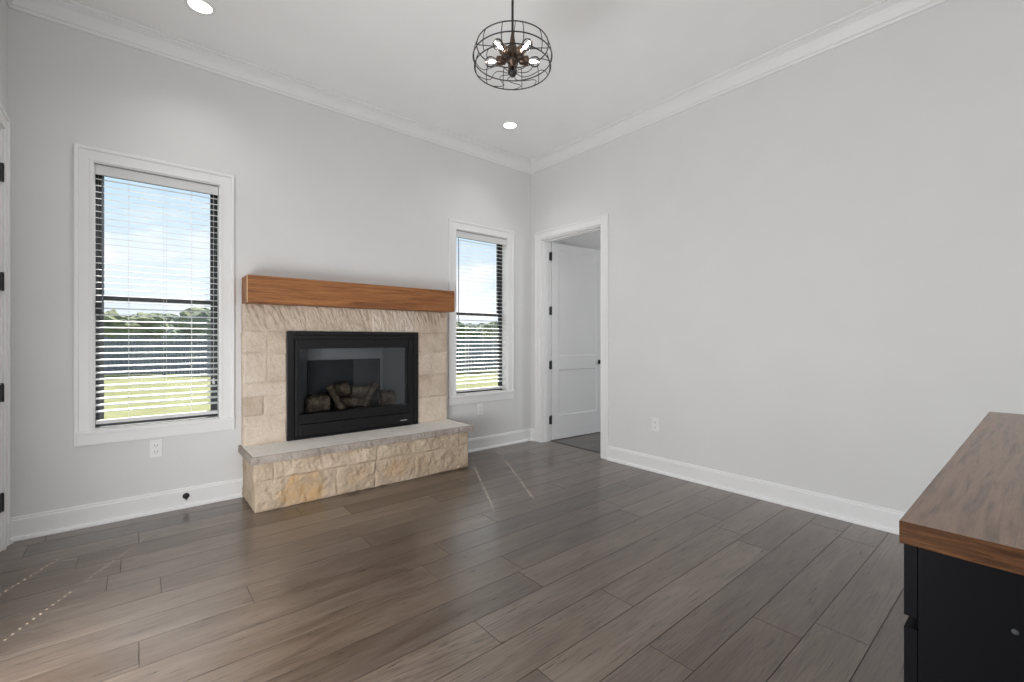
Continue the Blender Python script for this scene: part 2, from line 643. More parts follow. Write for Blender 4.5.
# next room beyond the open door
wall('wall_next_back', 'y', 0.0, 0.16, 0.15, 3.75, -0.02, 3.07, [], M['wall'])
wall('wall_next_right', 'x', 3.6, 0.15, -3.5, 0.0, -0.02, 3.07, [], M['wall'])
wall('wall_next_rear', 'y', -3.5, -0.15, 0.15, 3.75, -0.02, 3.07, [(1.3, 3.1, 0.7, 2.7)], M['wall'])
struct(MB().box((0.15, -3.65, 3.05), (3.75, 0.16, 3.15)), 'ceiling_next_room', M['ceiling'])
struct(MB().box((0.138, D1[0], -0.02), (0.162, D1[1], 0.003)), 'trim_5', M['threshold'], bevel=0.001)

# crown moulding: (distance from wall, height)
CR = [(0.0, 3.224), (0.010, 3.224), (0.014, 3.232), (0.014, 3.243), (0.022, 3.248), (0.028, 3.262), (0.040, 3.286), (0.056, 3.308), (0.074, 3.322), (0.080, 3.326), (0.080, 3.336), (0.092, 3.340), (0.095, 3.352), (0.0, 3.352)]
cx = [(XL, REAR_Y), (XL, 0.0), (0.0, 0.0), (0.0, REAR_Y)]
din = [(1, 1), (1, -1), (-1, -1), (-1, 1)]
for i, nm in enumerate(('trim_1', 'trim_2', 'trim_3', 'trim_4')):
    j = (i + 1) % 4
    secs = [[(cx[q][0] + din[q][0] * d, cx[q][1] + din[q][1] * d, z) for d, z in CR] for q in (i, j)]
    struct(MB().sweep(secs), nm, M['trim'])

# baseboards: (protrusion, height)
BBP = [(0.0, 0.142), (0.007, 0.142), (0.0105, 0.136), (0.0105, 0.128), (0.015, 0.122), (0.015, 0.024), (0.027, 0.020), (0.031, 0.010), (0.031, 0.0), (0.0, 0.0)]


def base_y(mb, x0, x1, e0=0.0, e1=0.0):
    mb.sweep([[(x + e * d, -d, z) for d, z in BBP] for x, e in ((x0, e0), (x1, e1))])


def base_x(mb, x, s, y0, y1, e0=0.0, e1=0.0):
    mb.sweep([[(x + s * d, y + e * d, z) for d, z in BBP] for y, e in ((y0, e0), (y1, e1))])


bb = MB()
base_y(bb, XL, -3.045, 1, 0)
base_y(bb, -1.243, 0.0, 0, -1)
struct(bb, 'baseboard_back', M['trim'])
bb = MB()
base_x(bb, 0.0, -1, REAR_Y, D1[0] - 0.093)
base_x(bb, 0.0, -1, D1[1] + 0.093, 0.0, 0, -1)
struct(bb, 'baseboard_right', M['trim'])
bb = MB()
base_x(bb, XL, 1, REAR_Y, WS[0] - 0.093)
base_x(bb, XL, 1, WS[1] + 0.093, D2[0] - 0.093)
base_x(bb, XL, 1, D2[1] + 0.093, 0.0, 0, -1)
struct(bb, 'baseboard_left', M['trim'])

# ------------------------------------------------------------------ casings
CAS = [(0.0, 0.0), (0.0, 0.012), (0.004, 0.016), (0.014, 0.016), (0.018, 0.013), (0.068, 0.013), (0.072, 0.020), (0.088, 0.022), (0.093, 0.018), (0.093, 0.0)]


def casing(kind, p, s, a0, a1, z0, z1, name, parent):
    """three-sided casing; kind 'y' wall at y=p facing s along y; a = x."""
    mb = MB()

    def pt(a, h, z):
        return (a, p + s * h, z) if kind == 'y' else (p + s * h, a, z)

    path = [lambda d: (a0 - d, z0), lambda d: (a0 - d, z1 + d), lambda d: (a1 + d, z1 + d), lambda d: (a1 + d, z0)]
    mb.sweep([[pt(q(d)[0], h, q(d)[1]) for d, h in CAS] for q in path])
    return mb.build(name, M['trim'], parent)


# ------------------------------------------------------------------ windows
def window(name, R, y_in=0.085):
    x0, x1, z0, z1 = R
    root = empty(name, ((x0 + x1) / 2, 0, z0), kind='structure')
    casing('y', 0, -1, x0, x1, z0 - 0.004, z1, 'casing', root)
    # stool + apron
    mb = MB()
    mb.box((x0 - 0.093, -0.030, z0 - 0.026), (x1 + 0.093, 0.0, z0 - 0.004))
    mb.box((x0 + 0.001, 0.0, z0 - 0.0005), (x1 - 0.001, 0.085, z0 + 0.004))
    mb.build('sill', M['trim'], root, bevel=0.003)
    mb = MB()
    mb.box((x0 - 0.093, -0.014, z0 - 0.098), (x1 + 0.093, 0.0, z0 - 0.026))
    mb.box((x0 - 0.093, -0.019, z0 - 0.098), (x0 - 0.078, -0.013, z0 - 0.026))
    mb.box((x1 + 0.078, -0.019, z0 - 0.098), (x1 + 0.093, -0.013, z0 - 0.026))
    mb.build('apron', M['trim'], root, bevel=0.002)
    # white jamb liners
    mb = MB()
    mb.box((x0, 0.0, z0 + 0.004), (x0 + 0.006, y_in, z1))
    mb.box((x1 - 0.006, 0.0, z0 + 0.004), (x1, y_in, z1))
    mb.box((x0 + 0.006, 0.0, z1 - 0.006), (x1 - 0.006, y_in, z1))
    mb.build('jamb', M['trim'], root)
    # dark frame
    fw = 0.02
    mb = MB()
    for a, b in (((x0, y_in, z0), (x0 + fw, 0.15, z1)), ((x1 - fw, y_in, z0), (x1, 0.15, z1)),
                 ((x0 + fw, y_in, z1 - fw), (x1 - fw, 0.15, z1)), ((x0 + fw, y_in, z0), (x1 - fw, 0.15, z0 + fw))):
        mb.box(a, b)
    mb.build('frame', M['sash'], root, bevel=0.002)
    zm = z0 + (z1 - z0) * 0.497

    def sash(za, zb, ya, yb, rb, rt):
        sw = 0.028
        a, b = x0 + fw, x1 - fw
        m = MB()
        m.box((a, ya, za), (a + sw, yb, zb)).box((b - sw, ya, za), (b, yb, zb))
        m.box((a + sw, ya, za), (b - sw, yb, za + rb)).box((a + sw, ya, zb - rt), (b - sw, yb, zb))
        so = m.build('sash', M['sash'], root, bevel=0.002)
        g = MB()
        ym = (ya + yb) / 2
        g.add([(a + sw, ym, za + rb), (b - sw, ym, za + rb), (b - sw, ym, zb - rt), (a + sw, ym, zb - rt)], [(0, 1, 2, 3)])
        g.build('pane', M['pane'], so)

    sash(z0 + fw, zm + 0.02, 0.09, 0.115, 0.026, 0.035)
    sash(zm - 0.015, z1 - fw, 0.117, 0.142, 0.035, 0.028)
    return root


window('window_1', W1)
window('window_2', W2)


def big_window(name, kind, p, s, R, muntins):
    a0, a1, z0, z1 = R
    loc = ((a0 + a1) / 2, p, z0) if kind == 'y' else (p, (a0 + a1) / 2, z0)
    root = empty(name, loc, kind='structure')

    def bx(m, ua, ub, da, db, za, zb):
        if kind == 'y':
            m.box((ua, p + da, za), (ub, p + db, zb))
        else:
            m.box((p + da, ua, za), (p + db, ub, zb))

    m = MB()
    d0, d1 = -s * 0.05, -s * 0.11
    bx(m, a0, a0 + 0.05, d0, d1, z0, z1)
    bx(m, a1 - 0.05, a1, d0, d1, z0, z1)
    bx(m, a0, a1, d0, d1, z0, z0 + 0.05)
    bx(m, a0, a1, d0, d1, z1 - 0.05, z1)
    for k in range(1, muntins):
        u = a0 + (a1 - a0) * k / muntins
        bx(m, u - 0.03, u + 0.03, d0, d1, z0, z1)
    m.build('frame', M['sash'], root)
    g = MB()
    if kind == 'y':
        g.add([(a0, p - s * 0.08, z0), (a1, p - s * 0.08, z0), (a1, p - s * 0.08, z1), (a0, p - s * 0.08, z1)], [(0, 1, 2, 3)])
    else:
        g.add([(p - s * 0.08, a0, z0), (p - s * 0.08, a1, z0), (p - s * 0.08, a1, z1), (p - s * 0.08, a0, z1)], [(0, 1, 2, 3)])
    g.build('pane', M['pane'], root)
    casing(kind, p, s, a0, a1, z0, z1, 'casing', root)
    return root


big_window('added_window_3', 'y', REAR_Y, 1, WR, 3)  # unseen window added around the rear fill light
big_window('added_window_4', 'x', XL, 1, WS, 2)  # unseen low window, added to go with the side fill light
big_window('added_window_5', 'y', -3.5, 1, (1.3, 3.1, 0.7, 2.7), 2)  # unseen window added behind the next room's fill light


# ------------------------------------------------------------------ blinds
def blind(R, label, hole_x, cord_x, wand_x, tassel_x, wand_z):
    x0, x1, z0, z1 = R
    a, b = x0 + 0.009, x1 - 0.009
    root = empty('window_blind', ((x0 + x1) / 2, 0.045, z1), label, 'window blind', 'white slatted blinds in the two windows')
    YC = 0.047
    m = MB()
    m.box((a - 0.001, 0.002, z1 - 0.078), (b + 0.001, 0.016, z1 - 0.012))
    m.build('valance', M['rail'], root, bevel=0.004)
    m = MB()
    m.box((a, 0.02, z1 - 0.05), (b, 0.075, z1 - 0.008))
    m.build('headrail', M['rail'], root, bevel=0.002)
    # one slat mesh with slots for the cords
    tilt = math.radians(9)
    wid, th = 0.050, 0.0028
    hx_, hy_ = 0.0045, 0.011
    xs = [a] + sorted([h - hx_ for h in hole_x] + [h + hx_ for h in hole_x]) + [b]
    ys = [-wid / 2, -hy_, hy_, wid / 2]
    mx, my = (x0 + x1) / 2, YC

    def solid(i, j):
        return 0 <= i < len(xs) - 1 and 0 <= j < 3 and not (i % 2 == 1 and j == 1)

    m = MB()

    def P(x, y, z):
        return (x - mx, y * math.cos(tilt) - z * math.sin(tilt), y * math.sin(tilt) + z * math.cos(tilt))

    for i in range(len(xs) - 1):
        for j in range(3):
            if not solid(i, j):
                continue
            q = [(xs[i], ys[j]), (xs[i + 1], ys[j]), (xs[i + 1], ys[j + 1]), (xs[i], ys[j + 1])]
            m.add([P(x, y, th / 2) for x, y in q], [(0, 1, 2, 3)])
            m.add([P(x, y, -th / 2) for x, y in q], [(3, 2, 1, 0)])
            for di, dj, e in ((0, -1, (0, 1)), (1, 0, (1, 2)), (0, 1, (2, 3)), (-1, 0, (3, 0))):
                if not solid(i + di, j + dj):
                    p, r = q[e[0]], q[e[1]]
                    m.add([P(p[0], p[1], -th / 2), P(r[0], r[1], -th / 2), P(r[0], r[1], th / 2), P(p[0], p[1], th / 2)], [(0, 1, 2, 3)])
    first = m.build('slat', M['slat'], None, recalc=False)
    first.parent = root
    pitch = 0.0432
    zt = z1 - 0.098
    n = int((zt - (z0 + 0.075)) / pitch) + 1
    for k in range(n):
        o = first if k == 0 else first.copy()
        if k:
            COL.objects.link(o)
        o.location = Vector((mx, my, zt - k * pitch)) - world_loc(root)
    zb = zt - (n - 1) * pitch
    m = MB()
    m.box((a, YC - 0.026, z0 + 0.028), (b, YC + 0.026, z0 + 0.052))
    m.build('bottom_rail', M['rail'], root, bevel=0.003)
    for h in hole_x:
        m = MB()
        for dy in (-0.026, 0.026):
            m.tube([(h, YC + dy, z0 + 0.04), (h, YC + dy, z1 - 0.05)], 0.0009, 5)
        m.build('ladder_cord', M['cord'], root)
    m = MB()
    for c in cord_x:
        m.tube([(c, YC - 0.03, z0 + 0.035), (c, YC - 0.03, z1 - 0.05)], 0.0009, 5)
    m.build('lift_cord', M['cord'], root)
    m = MB()
    m.tube([(wand_x, 0.014, z1 - 0.10), (wand_x, 0.012, wand_z)], 0.0048, 8)
    m.lathe([(0.0, 0.0), (0.006, 0.002), (0.006, 0.02), (0.0045, 0.03)], (wand_x, 0.012, wand_z - 0.02), n=8)
    m.tube([(wand_x, 0.014, z1 - 0.10), (wand_x, 0.022, z1 - 0.045)], 0.003, 6)
    m.build('tilt_wand', M['wand'], root)
    m = MB()
    m.tube([(tassel_x, 0.016, z1 - 0.06), (tassel_x, 0.012, 0.94)], 0.001, 5)
    pc = m.build('pull_cord', M['cord'], root)
    m = MB()
    m.lathe([(0.003, 0.045), (0.0055, 0.035), (0.009, 0.0), (0.0, 0.0)], (tassel_x, 0.012, 0.885), n=10)
    m.build('tassel', M['plastic'], pc)
    return root


blind(W1, 'white slatted blind in the window at the left of the fireplace', (-3.72, -3.365), (-3.53, -3.515), -3.852, -3.232, 1.42)
blind(W2, 'white slatted blind in the window between fireplace and open door', (-0.90, -0.52), (-0.71,), -1.035, -0.415, 1.39)


# ------------------------------------------------------------------ doors
def hinge(root, x, y, z, ax):
    m = MB()
    m.tube([(x, y, z - 0.05), (x, y, z + 0.05)], 0.0085, 10)
    m.lathe([(0.0, 0.0), (0.006, 0.002), (0.0085, 0.006)], (x, y, z + 0.05), n=8)
    if ax == 'x':
        m.box((x - 0.032, y - 0.0022, z - 0.048), (x, y + 0.001, z + 0.048))
        m.box((x, y - 0.002, z - 0.048), (x + 0.01, y + 0.0005, z + 0.048))
    else:
        m.box((x - 0.004, y, z - 0.048), (x + 0.001, y + 0.03, z + 0.048))
        m.box((x - 0.004, y - 0.03, z - 0.048), (x + 0.001, y, z + 0.048))
    m.build('hinge', M['black'], root)


def panel_face(m, O, U, N, w, h, th, rails):
    """door slab: recessed panels on both faces. O lower hinge corner, U along width, N face normal."""
    O, U, N = Vector(O), Vector(U), Vector(N)
    Z = Vector((0, 0, 1))
    st = rails['stile']
    zs = rails['z']          # list of (z0,z1) panels
    rec, ch = 0.010, 0.010
    us = [0, st, w - st, w]
    zz = [0.0]
    for z0_, z1_ in zs:
        zz += [z0_, z1_]
    zz.append(h)

    def pt(u, z, d):
        return tuple(O + U * u + Z * z + N * d)

    for s, dpt in ((1, 0.0), (-1, -th)):
        for i in range(3):
            for j in range(len(zz) - 1):
                u0, u1, a, b = us[i], us[i + 1], zz[j], zz[j + 1]
                if i == 1 and j % 2 == 1:
                    r = dpt - s * rec
                    o4 = [(u0, a), (u1, a), (u1, b), (u0, b)]
                    i4 = [(u0 + ch, a + ch), (u1 - ch, a + ch), (u1 - ch, b - ch), (u0 + ch, b - ch)]
                    v = [pt(u, z, dpt) for u, z in o4] + [pt(u, z, r) for u, z in i4]
                    m.add(v, [(4, 5, 6, 7), (0, 1, 5, 4), (1, 2, 6, 5), (2, 3, 7, 6), (3, 0, 4, 7)])
                else:
                    m.add([pt(u0, a, dpt), pt(u1, a, dpt), pt(u1, b, dpt), pt(u0, b, dpt)], [(0, 1, 2, 3)])
    for (u0, z0_), (u1, z1_) in (((0, 0), (w, 0)), ((w, 0), (w, h)), ((w, h), (0, h)), ((0, h), (0, 0))):
        m.add([pt(u0, z0_, 0), pt(u1, z1_, 0), pt(u1, z1_, -th), pt(u0, z0_, -th)], [(0, 1, 2, 3)])


def weld(o):
    bm = bmesh.new()
    bm.from_mesh(o.data)
    bmesh.ops.remove_doubles(bm, verts=bm.verts, dist=1e-5)
    bmesh.ops.recalc_face_normals(bm, faces=bm.faces)
    bm.to_mesh(o.data)
    bm.free()


# open door to the next room
d1 = empty('door_1', (0.075, (D1[0] + D1[1]) / 2, 0), kind='structure')
casing('x', 0.0, -1, D1[0], D1[1], 0.0, D1[3], 'casing', d1)
casing('x', 0.15, 1, D1[0], D1[1], 0.0, D1[3], 'casing', d1)
m = MB()
m.box((-0.001, D1[1] - 0.014, 0.0), (0.151, D1[1], D1[3]))
m.box((-0.001, D1[0], 0.0), (0.151, D1[0] + 0.014, D1[3]))
m.box((-0.001, D1[0] + 0.014, D1[3] - 0.014), (0.151, D1[1] - 0.014, D1[3]))
m.box((0.045, D1[1] - 0.026, 0.0), (0.105, D1[1] - 0.014, D1[3] - 0.014))
m.box((0.045, D1[0] + 0.014, 0.0), (0.105, D1[0] + 0.026, D1[3] - 0.014))
m.box((0.045, D1[0] + 0.026, D1[3] - 0.026), (0.105, D1[1] - 0.026, D1[3] - 0.014))
m.build('jamb', M['trim'], d1, bevel=0.0015)
DX, DY, DW, DH = 0.163, -0.190, 0.895, 2.388
m = MB()
DA = math.radians(3.6)
panel_face(m, (DX, DY, 0.006), (math.cos(DA), -math.sin(DA), 0), (-math.sin(DA), -math.cos(DA), 0), DW, DH, 0.038, {'stile': 0.115, 'z': [(0.285, 0.845), (1.01, 2.312)]})
lf = m.build('door_leaf', M['door'], d1, recalc=False)
weld(lf)
lf.modifiers.new('b', 'BEVEL').width = 0.0012
for z in (0.252, 0.913, 1.565, 2.218):
    hinge(d1, 0.152, -0.196, z, 'x')
m = MB()
kx, ky, kz = DX + (DW - 0.062) * math.cos(DA), DY - (DW - 0.062) * math.sin(DA), 0.925
m.lathe([(0.030, 0.0), (0.030, 0.006), (0.012, 0.010), (0.011, 0.034), (0.024, 0.040), (0.028, 0.052), (0.024, 0.064), (0.0, 0.067)], (kx, ky, kz), (-math.sin(DA), -math.cos(DA), 0), 20)
m.lathe([(0.030, 0.0), (0.030, 0.006), (0.012, 0.010), (0.011, 0.034), (0.024, 0.040), (0.028, 0.052), (0.024, 0.064), (0.0, 0.067)], (kx + 0.038 * math.sin(DA), ky + 0.038 * math.cos(DA), kz), (math.sin(DA), math.cos(DA), 0), 20)
m.build('door_knob', M['black'], d1)

# closed door in the left wall
d2 = empty('door_2', (XL - 0.07, (D2[0] + D2[1]) / 2, 0), kind='structure')
casing('x', XL, 1, D2[0], D2[1], 0.0, D2[3], 'casing', d2)
m = MB()
m.box((XL - 0.151, D2[1] - 0.014, 0), (XL + 0.001, D2[1], D2[3]))
m.box((XL - 0.151, D2[0], 0), (XL + 0.001, D2[0] + 0.014, D2[3]))
m.box((XL - 0.151, D2[0] + 0.014, D2[3] - 0.014), (XL + 0.001, D2[1] - 0.014, D2[3]))
m.build('jamb', M['trim'], d2, bevel=0.0015)
m = MB()
panel_face(m, (XL - 0.006, D2[1] - 0.017, 0.012), (0, -1, 0), (1, 0, 0), D2[1] - D2[0] - 0.034, 2.405, 0.038, {'stile': 0.115, 'z': [(0.285, 0.845), (1.01, 2.295)]})
lf = m.build('door_leaf', M['door'], d2, recalc=False)
weld(lf)
for z in (0.280, 0.912, 1.552, 2.180):
    hinge(d2, XL + 0.004, D2[1] - 0.014, z, 'y')
m = MB()
m.lathe([(0.030, 0.0), (0.030, 0.006), (0.012, 0.010), (0.011, 0.034), (0.024, 0.040), (0.028, 0.052), (0.024, 0.064), (0.0, 0.067)], (XL - 0.006, D2[0] + 0.08, 0.925), (1, 0, 0), 20)
m.build('door_knob', M['black'], d2)


# ------------------------------------------------------------------ rough stone faces
def hgt(p, amp, sc):
    v = Vector(p)
    a = noise.fractal(v * sc, 0.9, 2.1, 5)
    r = noise.ridged_multi_fractal(v * sc * 0.7, 0.9, 2.0, 4, 1.0, 2.0) - 1.0
    return amp * (0.65 * a + 0.35 * r)


def stone_face(name, mats, rects, O, U, V, N, parent, amp=0.007, step=0.0075, edge=0.002, ochre=None, seed=0, chop=0.0):
    """rects: (u0,u1,v0,v1) rough stones on the plane O+U*u+V*v with relief along N; each stone is closed at the back."""
    O, U, V, N = (Vector(q) for q in (O, U, V, N))
    rnd = random.Random(seed)
    verts, faces, tone, och = [], [], [], []
    for ri, (u0, u1, v0, v1) in enumerate(rects):
        nu = max(2, int((u1 - u0) / step))
        nv = max(2, int((v1 - v0) / step))
        t = rnd.uniform(0, 1)
        off = Vector((rnd.uniform(0, 50), rnd.uniform(0, 50), rnd.uniform(0, 50)))
        bulge = rnd.uniform(0.0, 0.006)
        ck = chop if not isinstance(chop, (list, tuple)) else chop[ri]
        o = len(verts)
        for j in range(nv + 1):
            for i in range(nu + 1):
                fu, fv = i / nu, j / nv
                u, v = u0 + (u1 - u0) * fu, v0 + (v1 - v0) * fv
                d = min(u - u0, u1 - u, v - v0, v1 - v)
                k = min(1.0, d / 0.014)
                q = Vector((u, v, 0)) + off
                h = 0.003 + bulge * k + hgt(q, amp, 9.0)
                # chisel strokes, slanting and uneven
                q2 = Vector(((u + 0.35 * v) * 34, (v - 0.2 * u) * 9, 0)) + off
                h += ck * (noise.noise(q2) + 0.6 * noise.noise(q2 * 2.3) - 0.3) * (0.4 + 0.6 * fv)
                h = h * (0.3 + 0.7 * k) - (edge if d < 1e-6 else 0.0)
                ju = noise.noise(Vector((u * 30, v * 30, 3)) + off) * 0.0016 * (1 - k)
                verts.append(tuple(O + U * (u + ju) + V * (v + ju) + N * h))
        def at(i, j):
            return o + j * (nu + 1) + i
        nf = 0
        for j in range(nv):
            for i in range(nu):
                faces.append((at(i, j), at(i + 1, j), at(i + 1, j + 1), at(i, j + 1)))
                tone.append(t)
                uc, vc = u0 + (u1 - u0) * (i + .5) / nu, v0 + (v1 - v0) * (j + .5) / nv
                w = 0.0
                if ochre:
                    for (ou, ov, ru, rv, wt_) in ochre:
                        dd = ((uc - ou) / ru) ** 2 + ((vc - ov) / rv) ** 2
                        dd += 0.9 * noise.noise(Vector((uc * 12, vc * 12, 1))) + 0.4 * noise.noise(Vector((uc * 40, vc * 40, 4)))
                        w = max(w, wt_ * max(0, min(1, (1.1 - dd) * 1.4)))
                och.append(w)
        rim = [at(i, 0) for i in range(nu)] + [at(nu, j) for j in range(nv)] + [at(i, nv) for i in range(nu, 0, -1)] + [at(0, j) for j in range(nv, 0, -1)]
        b0 = len(verts)
        for r_ in rim:
            p = Vector(verts[r_])
            verts.append(tuple(p + N * (-0.016 - (p - O).dot(N))))
        L = len(rim)
        for i in range(L):
            faces.append((rim[(i + 1) % L], rim[i], b0 + i, b0 + (i + 1) % L))
        faces.append(tuple(b0 + i for i in reversed(range(L))))
        tone += [t] * (L + 1)
        och += [0.0] * (L + 1)
    me = bpy.data.meshes.new(name)
    me.from_pydata(verts, [], faces)
    for q in mats:
        me.materials.append(q)
    me.attributes.new('tone', 'FLOAT', 'FACE').data.foreach_set('value', tone)
    me.attributes.new('ochre', 'FLOAT', 'FACE').data.foreach_set('value', och)
    me.update()
    if me.polygons[0].normal.dot(N) < 0:
        me.flip_normals()
    o = bpy.data.objects.new(name, me)
    COL.objects.link(o)
    if parent:
        o.parent = parent
        o.location = -world_loc(parent)
    return o


def join_parts(objs, name, mats, parent):
    """merge mesh objects into one mesh part with shared attributes"""
    me = bpy.data.meshes.new(name)
    verts, faces, tone, och, mi = [], [], [], [], []
    for o, idx in objs:
        k = len(verts)
        verts += [tuple(v.co) for v in o.data.vertices]
        ta = o.data.attributes.get('tone')
        oa = o.data.attributes.get('ochre')
        for i, p in enumerate(o.data.polygons):
            faces.append(tuple(v + k for v in p.vertices))
            tone.append(ta.data[i].value if ta else 0.5)
            och.append(oa.data[i].value if oa else 0.0)
            mi.append(idx)
    me.from_pydata(verts, [], faces)
    for q in mats:
        me.materials.append(q)
    me.polygons.foreach_set('material_index', mi)
    me.attributes.new('tone', 'FLOAT', 'FACE').data.foreach_set('value', tone)
    me.attributes.new('ochre', 'FLOAT', 'FACE').data.foreach_set('value', och)
    me.update()
    for o, _ in objs:
        d = o.data
        bpy.data.objects.remove(o)
        bpy.data.meshes.remove(d)
    o = bpy.data.objects.new(name, me)
    COL.objects.link(o)
    if parent:
        o.parent = parent
        o.location = -world_loc(parent)
    return o


SL, SR, SY = -3.05, -1.232, -0.075
FX0, FX1, FZ0, FZ1 = -2.747, -1.573, 0.399, 1.289
ST = 1.496
# surround: lintel stones, left jamb, right jamb
rects = []
for a, b in ((SL, -2.60), (-2.60, -2.03), (-2.03, -1.60), (-1.60, SR)):
    rects.append((a, b, FZ1 - 0.002, ST))
lz = [0.398, 0.625, 0.778, 0.879, 1.115, 1.287]
rz = [0.398, 0.646, 0.866, 1.096, 1.287]
for i in range(len(lz) - 1):
    z0_, z1_ = lz[i], lz[i + 1]
    sp = {1: [-2.91], 2: [], 3: [-2.885], 4: [-2.885], 0: []}[i]
    xs_ = [SL] + sp + [FX0 + 0.003]
    for j in range(len(xs_) - 1):
        rects.append((xs_[j], xs_[j + 1], z0_, z1_))
for i in range(len(rz) - 1):
    rects.append((FX1 - 0.003, SR, rz[i], rz[i + 1]))
surround = empty('fireplace_surround', ((SL + SR) / 2, 0, 0.398), 'cream rough-faced limestone surround framing the black gas fireplace', 'fireplace surround')
f1 = stone_face('front', [M['limestone']], rects, (0, SY, 0), (1, 0, 0), (0, 0, 1), (0, -1, 0), None, amp=0.008, seed=3, chop=[0.014] * 4 + [0.004] * 40)
f2 = stone_face('left', [M['limestone']], [(SY + 0.017, -0.001, a, b) for a, b in zip(lz[:-1] + [1.287], lz[1:] + [ST])], (SL, 0, 0), (0, 1, 0), (0, 0, 1), (-1, 0, 0), None, amp=0.004, seed=4)
f3 = stone_face('right', [M['limestone']], [(SY + 0.017, -0.001, a, b) for a, b in zip(rz[:-1] + [1.287], rz[1:] + [ST])], (SR, 0, 0), (0, 1, 0), (0, 0, 1), (1, 0, 0), None, amp=0.004, seed=5)
join_parts([(f1, 0), (f2, 0), (f3, 0)], 'stone_facing', [M['limestone']], surround)
mb = MB()
e = 0.0165
mb.box((SL + e, SY + e, 0.3995), (FX0, -0.0005, ST - 0.001))
mb.box((FX1, SY + e, 0.3995), (SR - e, -0.0005, ST - 0.001))
mb.box((FX0, SY + e, FZ1), (FX1, -0.0005, ST - 0.001))
mb.build('mortar_bed', M['mortar'], surround)

# hearth bench
HX0, HX1, HY, HZ = -3.043, -1.243, -0.470, 0.345
hearth = empty('hearth', ((HX0 + HX1) / 2, HY / 2, 0), 'long raised limestone hearth bench on the floor below the fireplace', 'hearth')
low = 0.218
hr = [(HX0, -2.482, 0.002, low), (-2.482, -2.165, 0.002, low), (-2.165, -1.80, 0.002, low), (-1.80, HX1, 0.002, low),
      (HX0, -2.925, low, HZ), (-2.925, -2.15, low, HZ), (-2.15, -1.35, low, HZ), (-1.35, HX1, low, HZ)]
g1 = stone_face('front', [M['limestone']], hr, (0, HY, 0), (1, 0, 0), (0, 0, 1), (0, -1, 0), None, amp=0.020, seed=8, chop=0.005,
                ochre=[(-2.73, 0.095, 0.17, 0.13, 0.85), (-2.33, 0.13, 0.12, 0.07, 0.35), (-1.98, 0.12, 0.13, 0.08, 0.6), (-1.75, 0.1, 0.1, 0.05, 0.25)])
g2 = stone_face('left', [M['limestone']], [(HY, -0.002, 0.002, low), (HY, -0.2, low, HZ), (-0.2, -0.002, low, HZ)], (HX0, 0, 0), (0, 1, 0), (0, 0, 1), (-1, 0, 0), None, amp=0.009, seed=9)
g3 = stone_face('right', [M['limestone']], [(HY, -0.002, 0.002, low), (HY, -0.002, low, HZ)], (HX1, 0, 0), (0, 1, 0), (0, 0, 1), (1, 0, 0), None, amp=0.009, seed=10)
join_parts([(g1, 0), (g2, 0), (g3, 0)], 'stone_facing', [M['limestone_warm']], hearth)
MB().box((HX0 + e, HY + e, 0.0), (HX1 - e, -0.0005, HZ - 0.001)).build('mortar_bed', M['mortar'], hearth)
CX0, CX1, CYF, CZ0, CZ1 = -3.072, -1.197, -0.497, 0.346, 0.398
ins = 0.004
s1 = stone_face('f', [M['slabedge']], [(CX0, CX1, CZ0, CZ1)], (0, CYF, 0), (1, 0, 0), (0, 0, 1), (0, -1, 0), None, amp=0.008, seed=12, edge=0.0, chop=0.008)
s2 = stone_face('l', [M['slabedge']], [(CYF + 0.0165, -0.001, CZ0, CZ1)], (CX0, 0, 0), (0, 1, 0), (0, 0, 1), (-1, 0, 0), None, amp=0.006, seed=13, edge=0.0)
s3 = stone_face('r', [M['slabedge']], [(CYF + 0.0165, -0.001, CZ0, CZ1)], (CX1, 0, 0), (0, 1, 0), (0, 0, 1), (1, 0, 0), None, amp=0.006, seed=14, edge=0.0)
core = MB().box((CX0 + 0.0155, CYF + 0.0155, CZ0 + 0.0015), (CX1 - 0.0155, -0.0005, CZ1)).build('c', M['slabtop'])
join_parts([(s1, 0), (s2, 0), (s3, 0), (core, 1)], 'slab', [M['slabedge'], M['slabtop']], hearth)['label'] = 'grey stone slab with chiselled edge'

# mantel beam
mb = MB().box((-3.050, -0.238, 1.4965), (-1.246, -0.0005, 1.702))
mo = mb.build('mantel_beam', M['mantel'], loc=(-2.148, -0.12, 1.4965), bevel=0.004)
sm_ = MB().box((-3.0512, -0.2385, 1.498), (-3.0495, -0.212, 1.7005))
sm_.build('edge_strip', M['pale_edge'], mo)['label'] = 'pale strip along the left front edge'
tag(mo, 'stained brown oak beam mantel above the stone fireplace', 'mantel')

# ------------------------------------------------------------------ gas fireplace insert
gf = empty('gas_fireplace', ((FX0 + FX1) / 2, -0.08, FZ0), 'black gas fireplace with glass front set into the stone surround', 'fireplace')
FY = -0.098
mb = MB()
w = 0.052
mb.box((FX0, FY, FZ0), (FX0 + w, -0.04, FZ1)).box((FX1 - w, FY, FZ0), (FX1, -0.04, FZ1))
mb.box((FX0 + w, FY, FZ1 - 0.03), (FX1 - w, -0.04, FZ1)).box((FX0 + w, FY, FZ0), (FX1 - w, -0.04, FZ0 + 0.018))
mb.build('outer_frame', M['firebox_frame'], gf, bevel=0.003)
mb = MB()
ax0, ax1 = FX0 + w + 0.008, FX1 - w - 0.008
mb.box((ax0 - 0.006, FY + 0.006, FZ1 - 0.062), (ax1 + 0.006, FY + 0.03, FZ1 - 0.036))
mb.build('vent_hood', M['firebox_frame'], gf, bevel=0.003)
gz0, gz1 = 0.598, 1.146
gx0, gx1 = -2.652, -1.680
mb = MB()
mb.box((ax0, FY - 0.012, FZ0 + 0.024), (gx0, FY + 0.02, FZ1 - 0.072))
mb.box((gx1, FY - 0.012, FZ0 + 0.024), (ax1, FY + 0.02, FZ1 - 0.072))
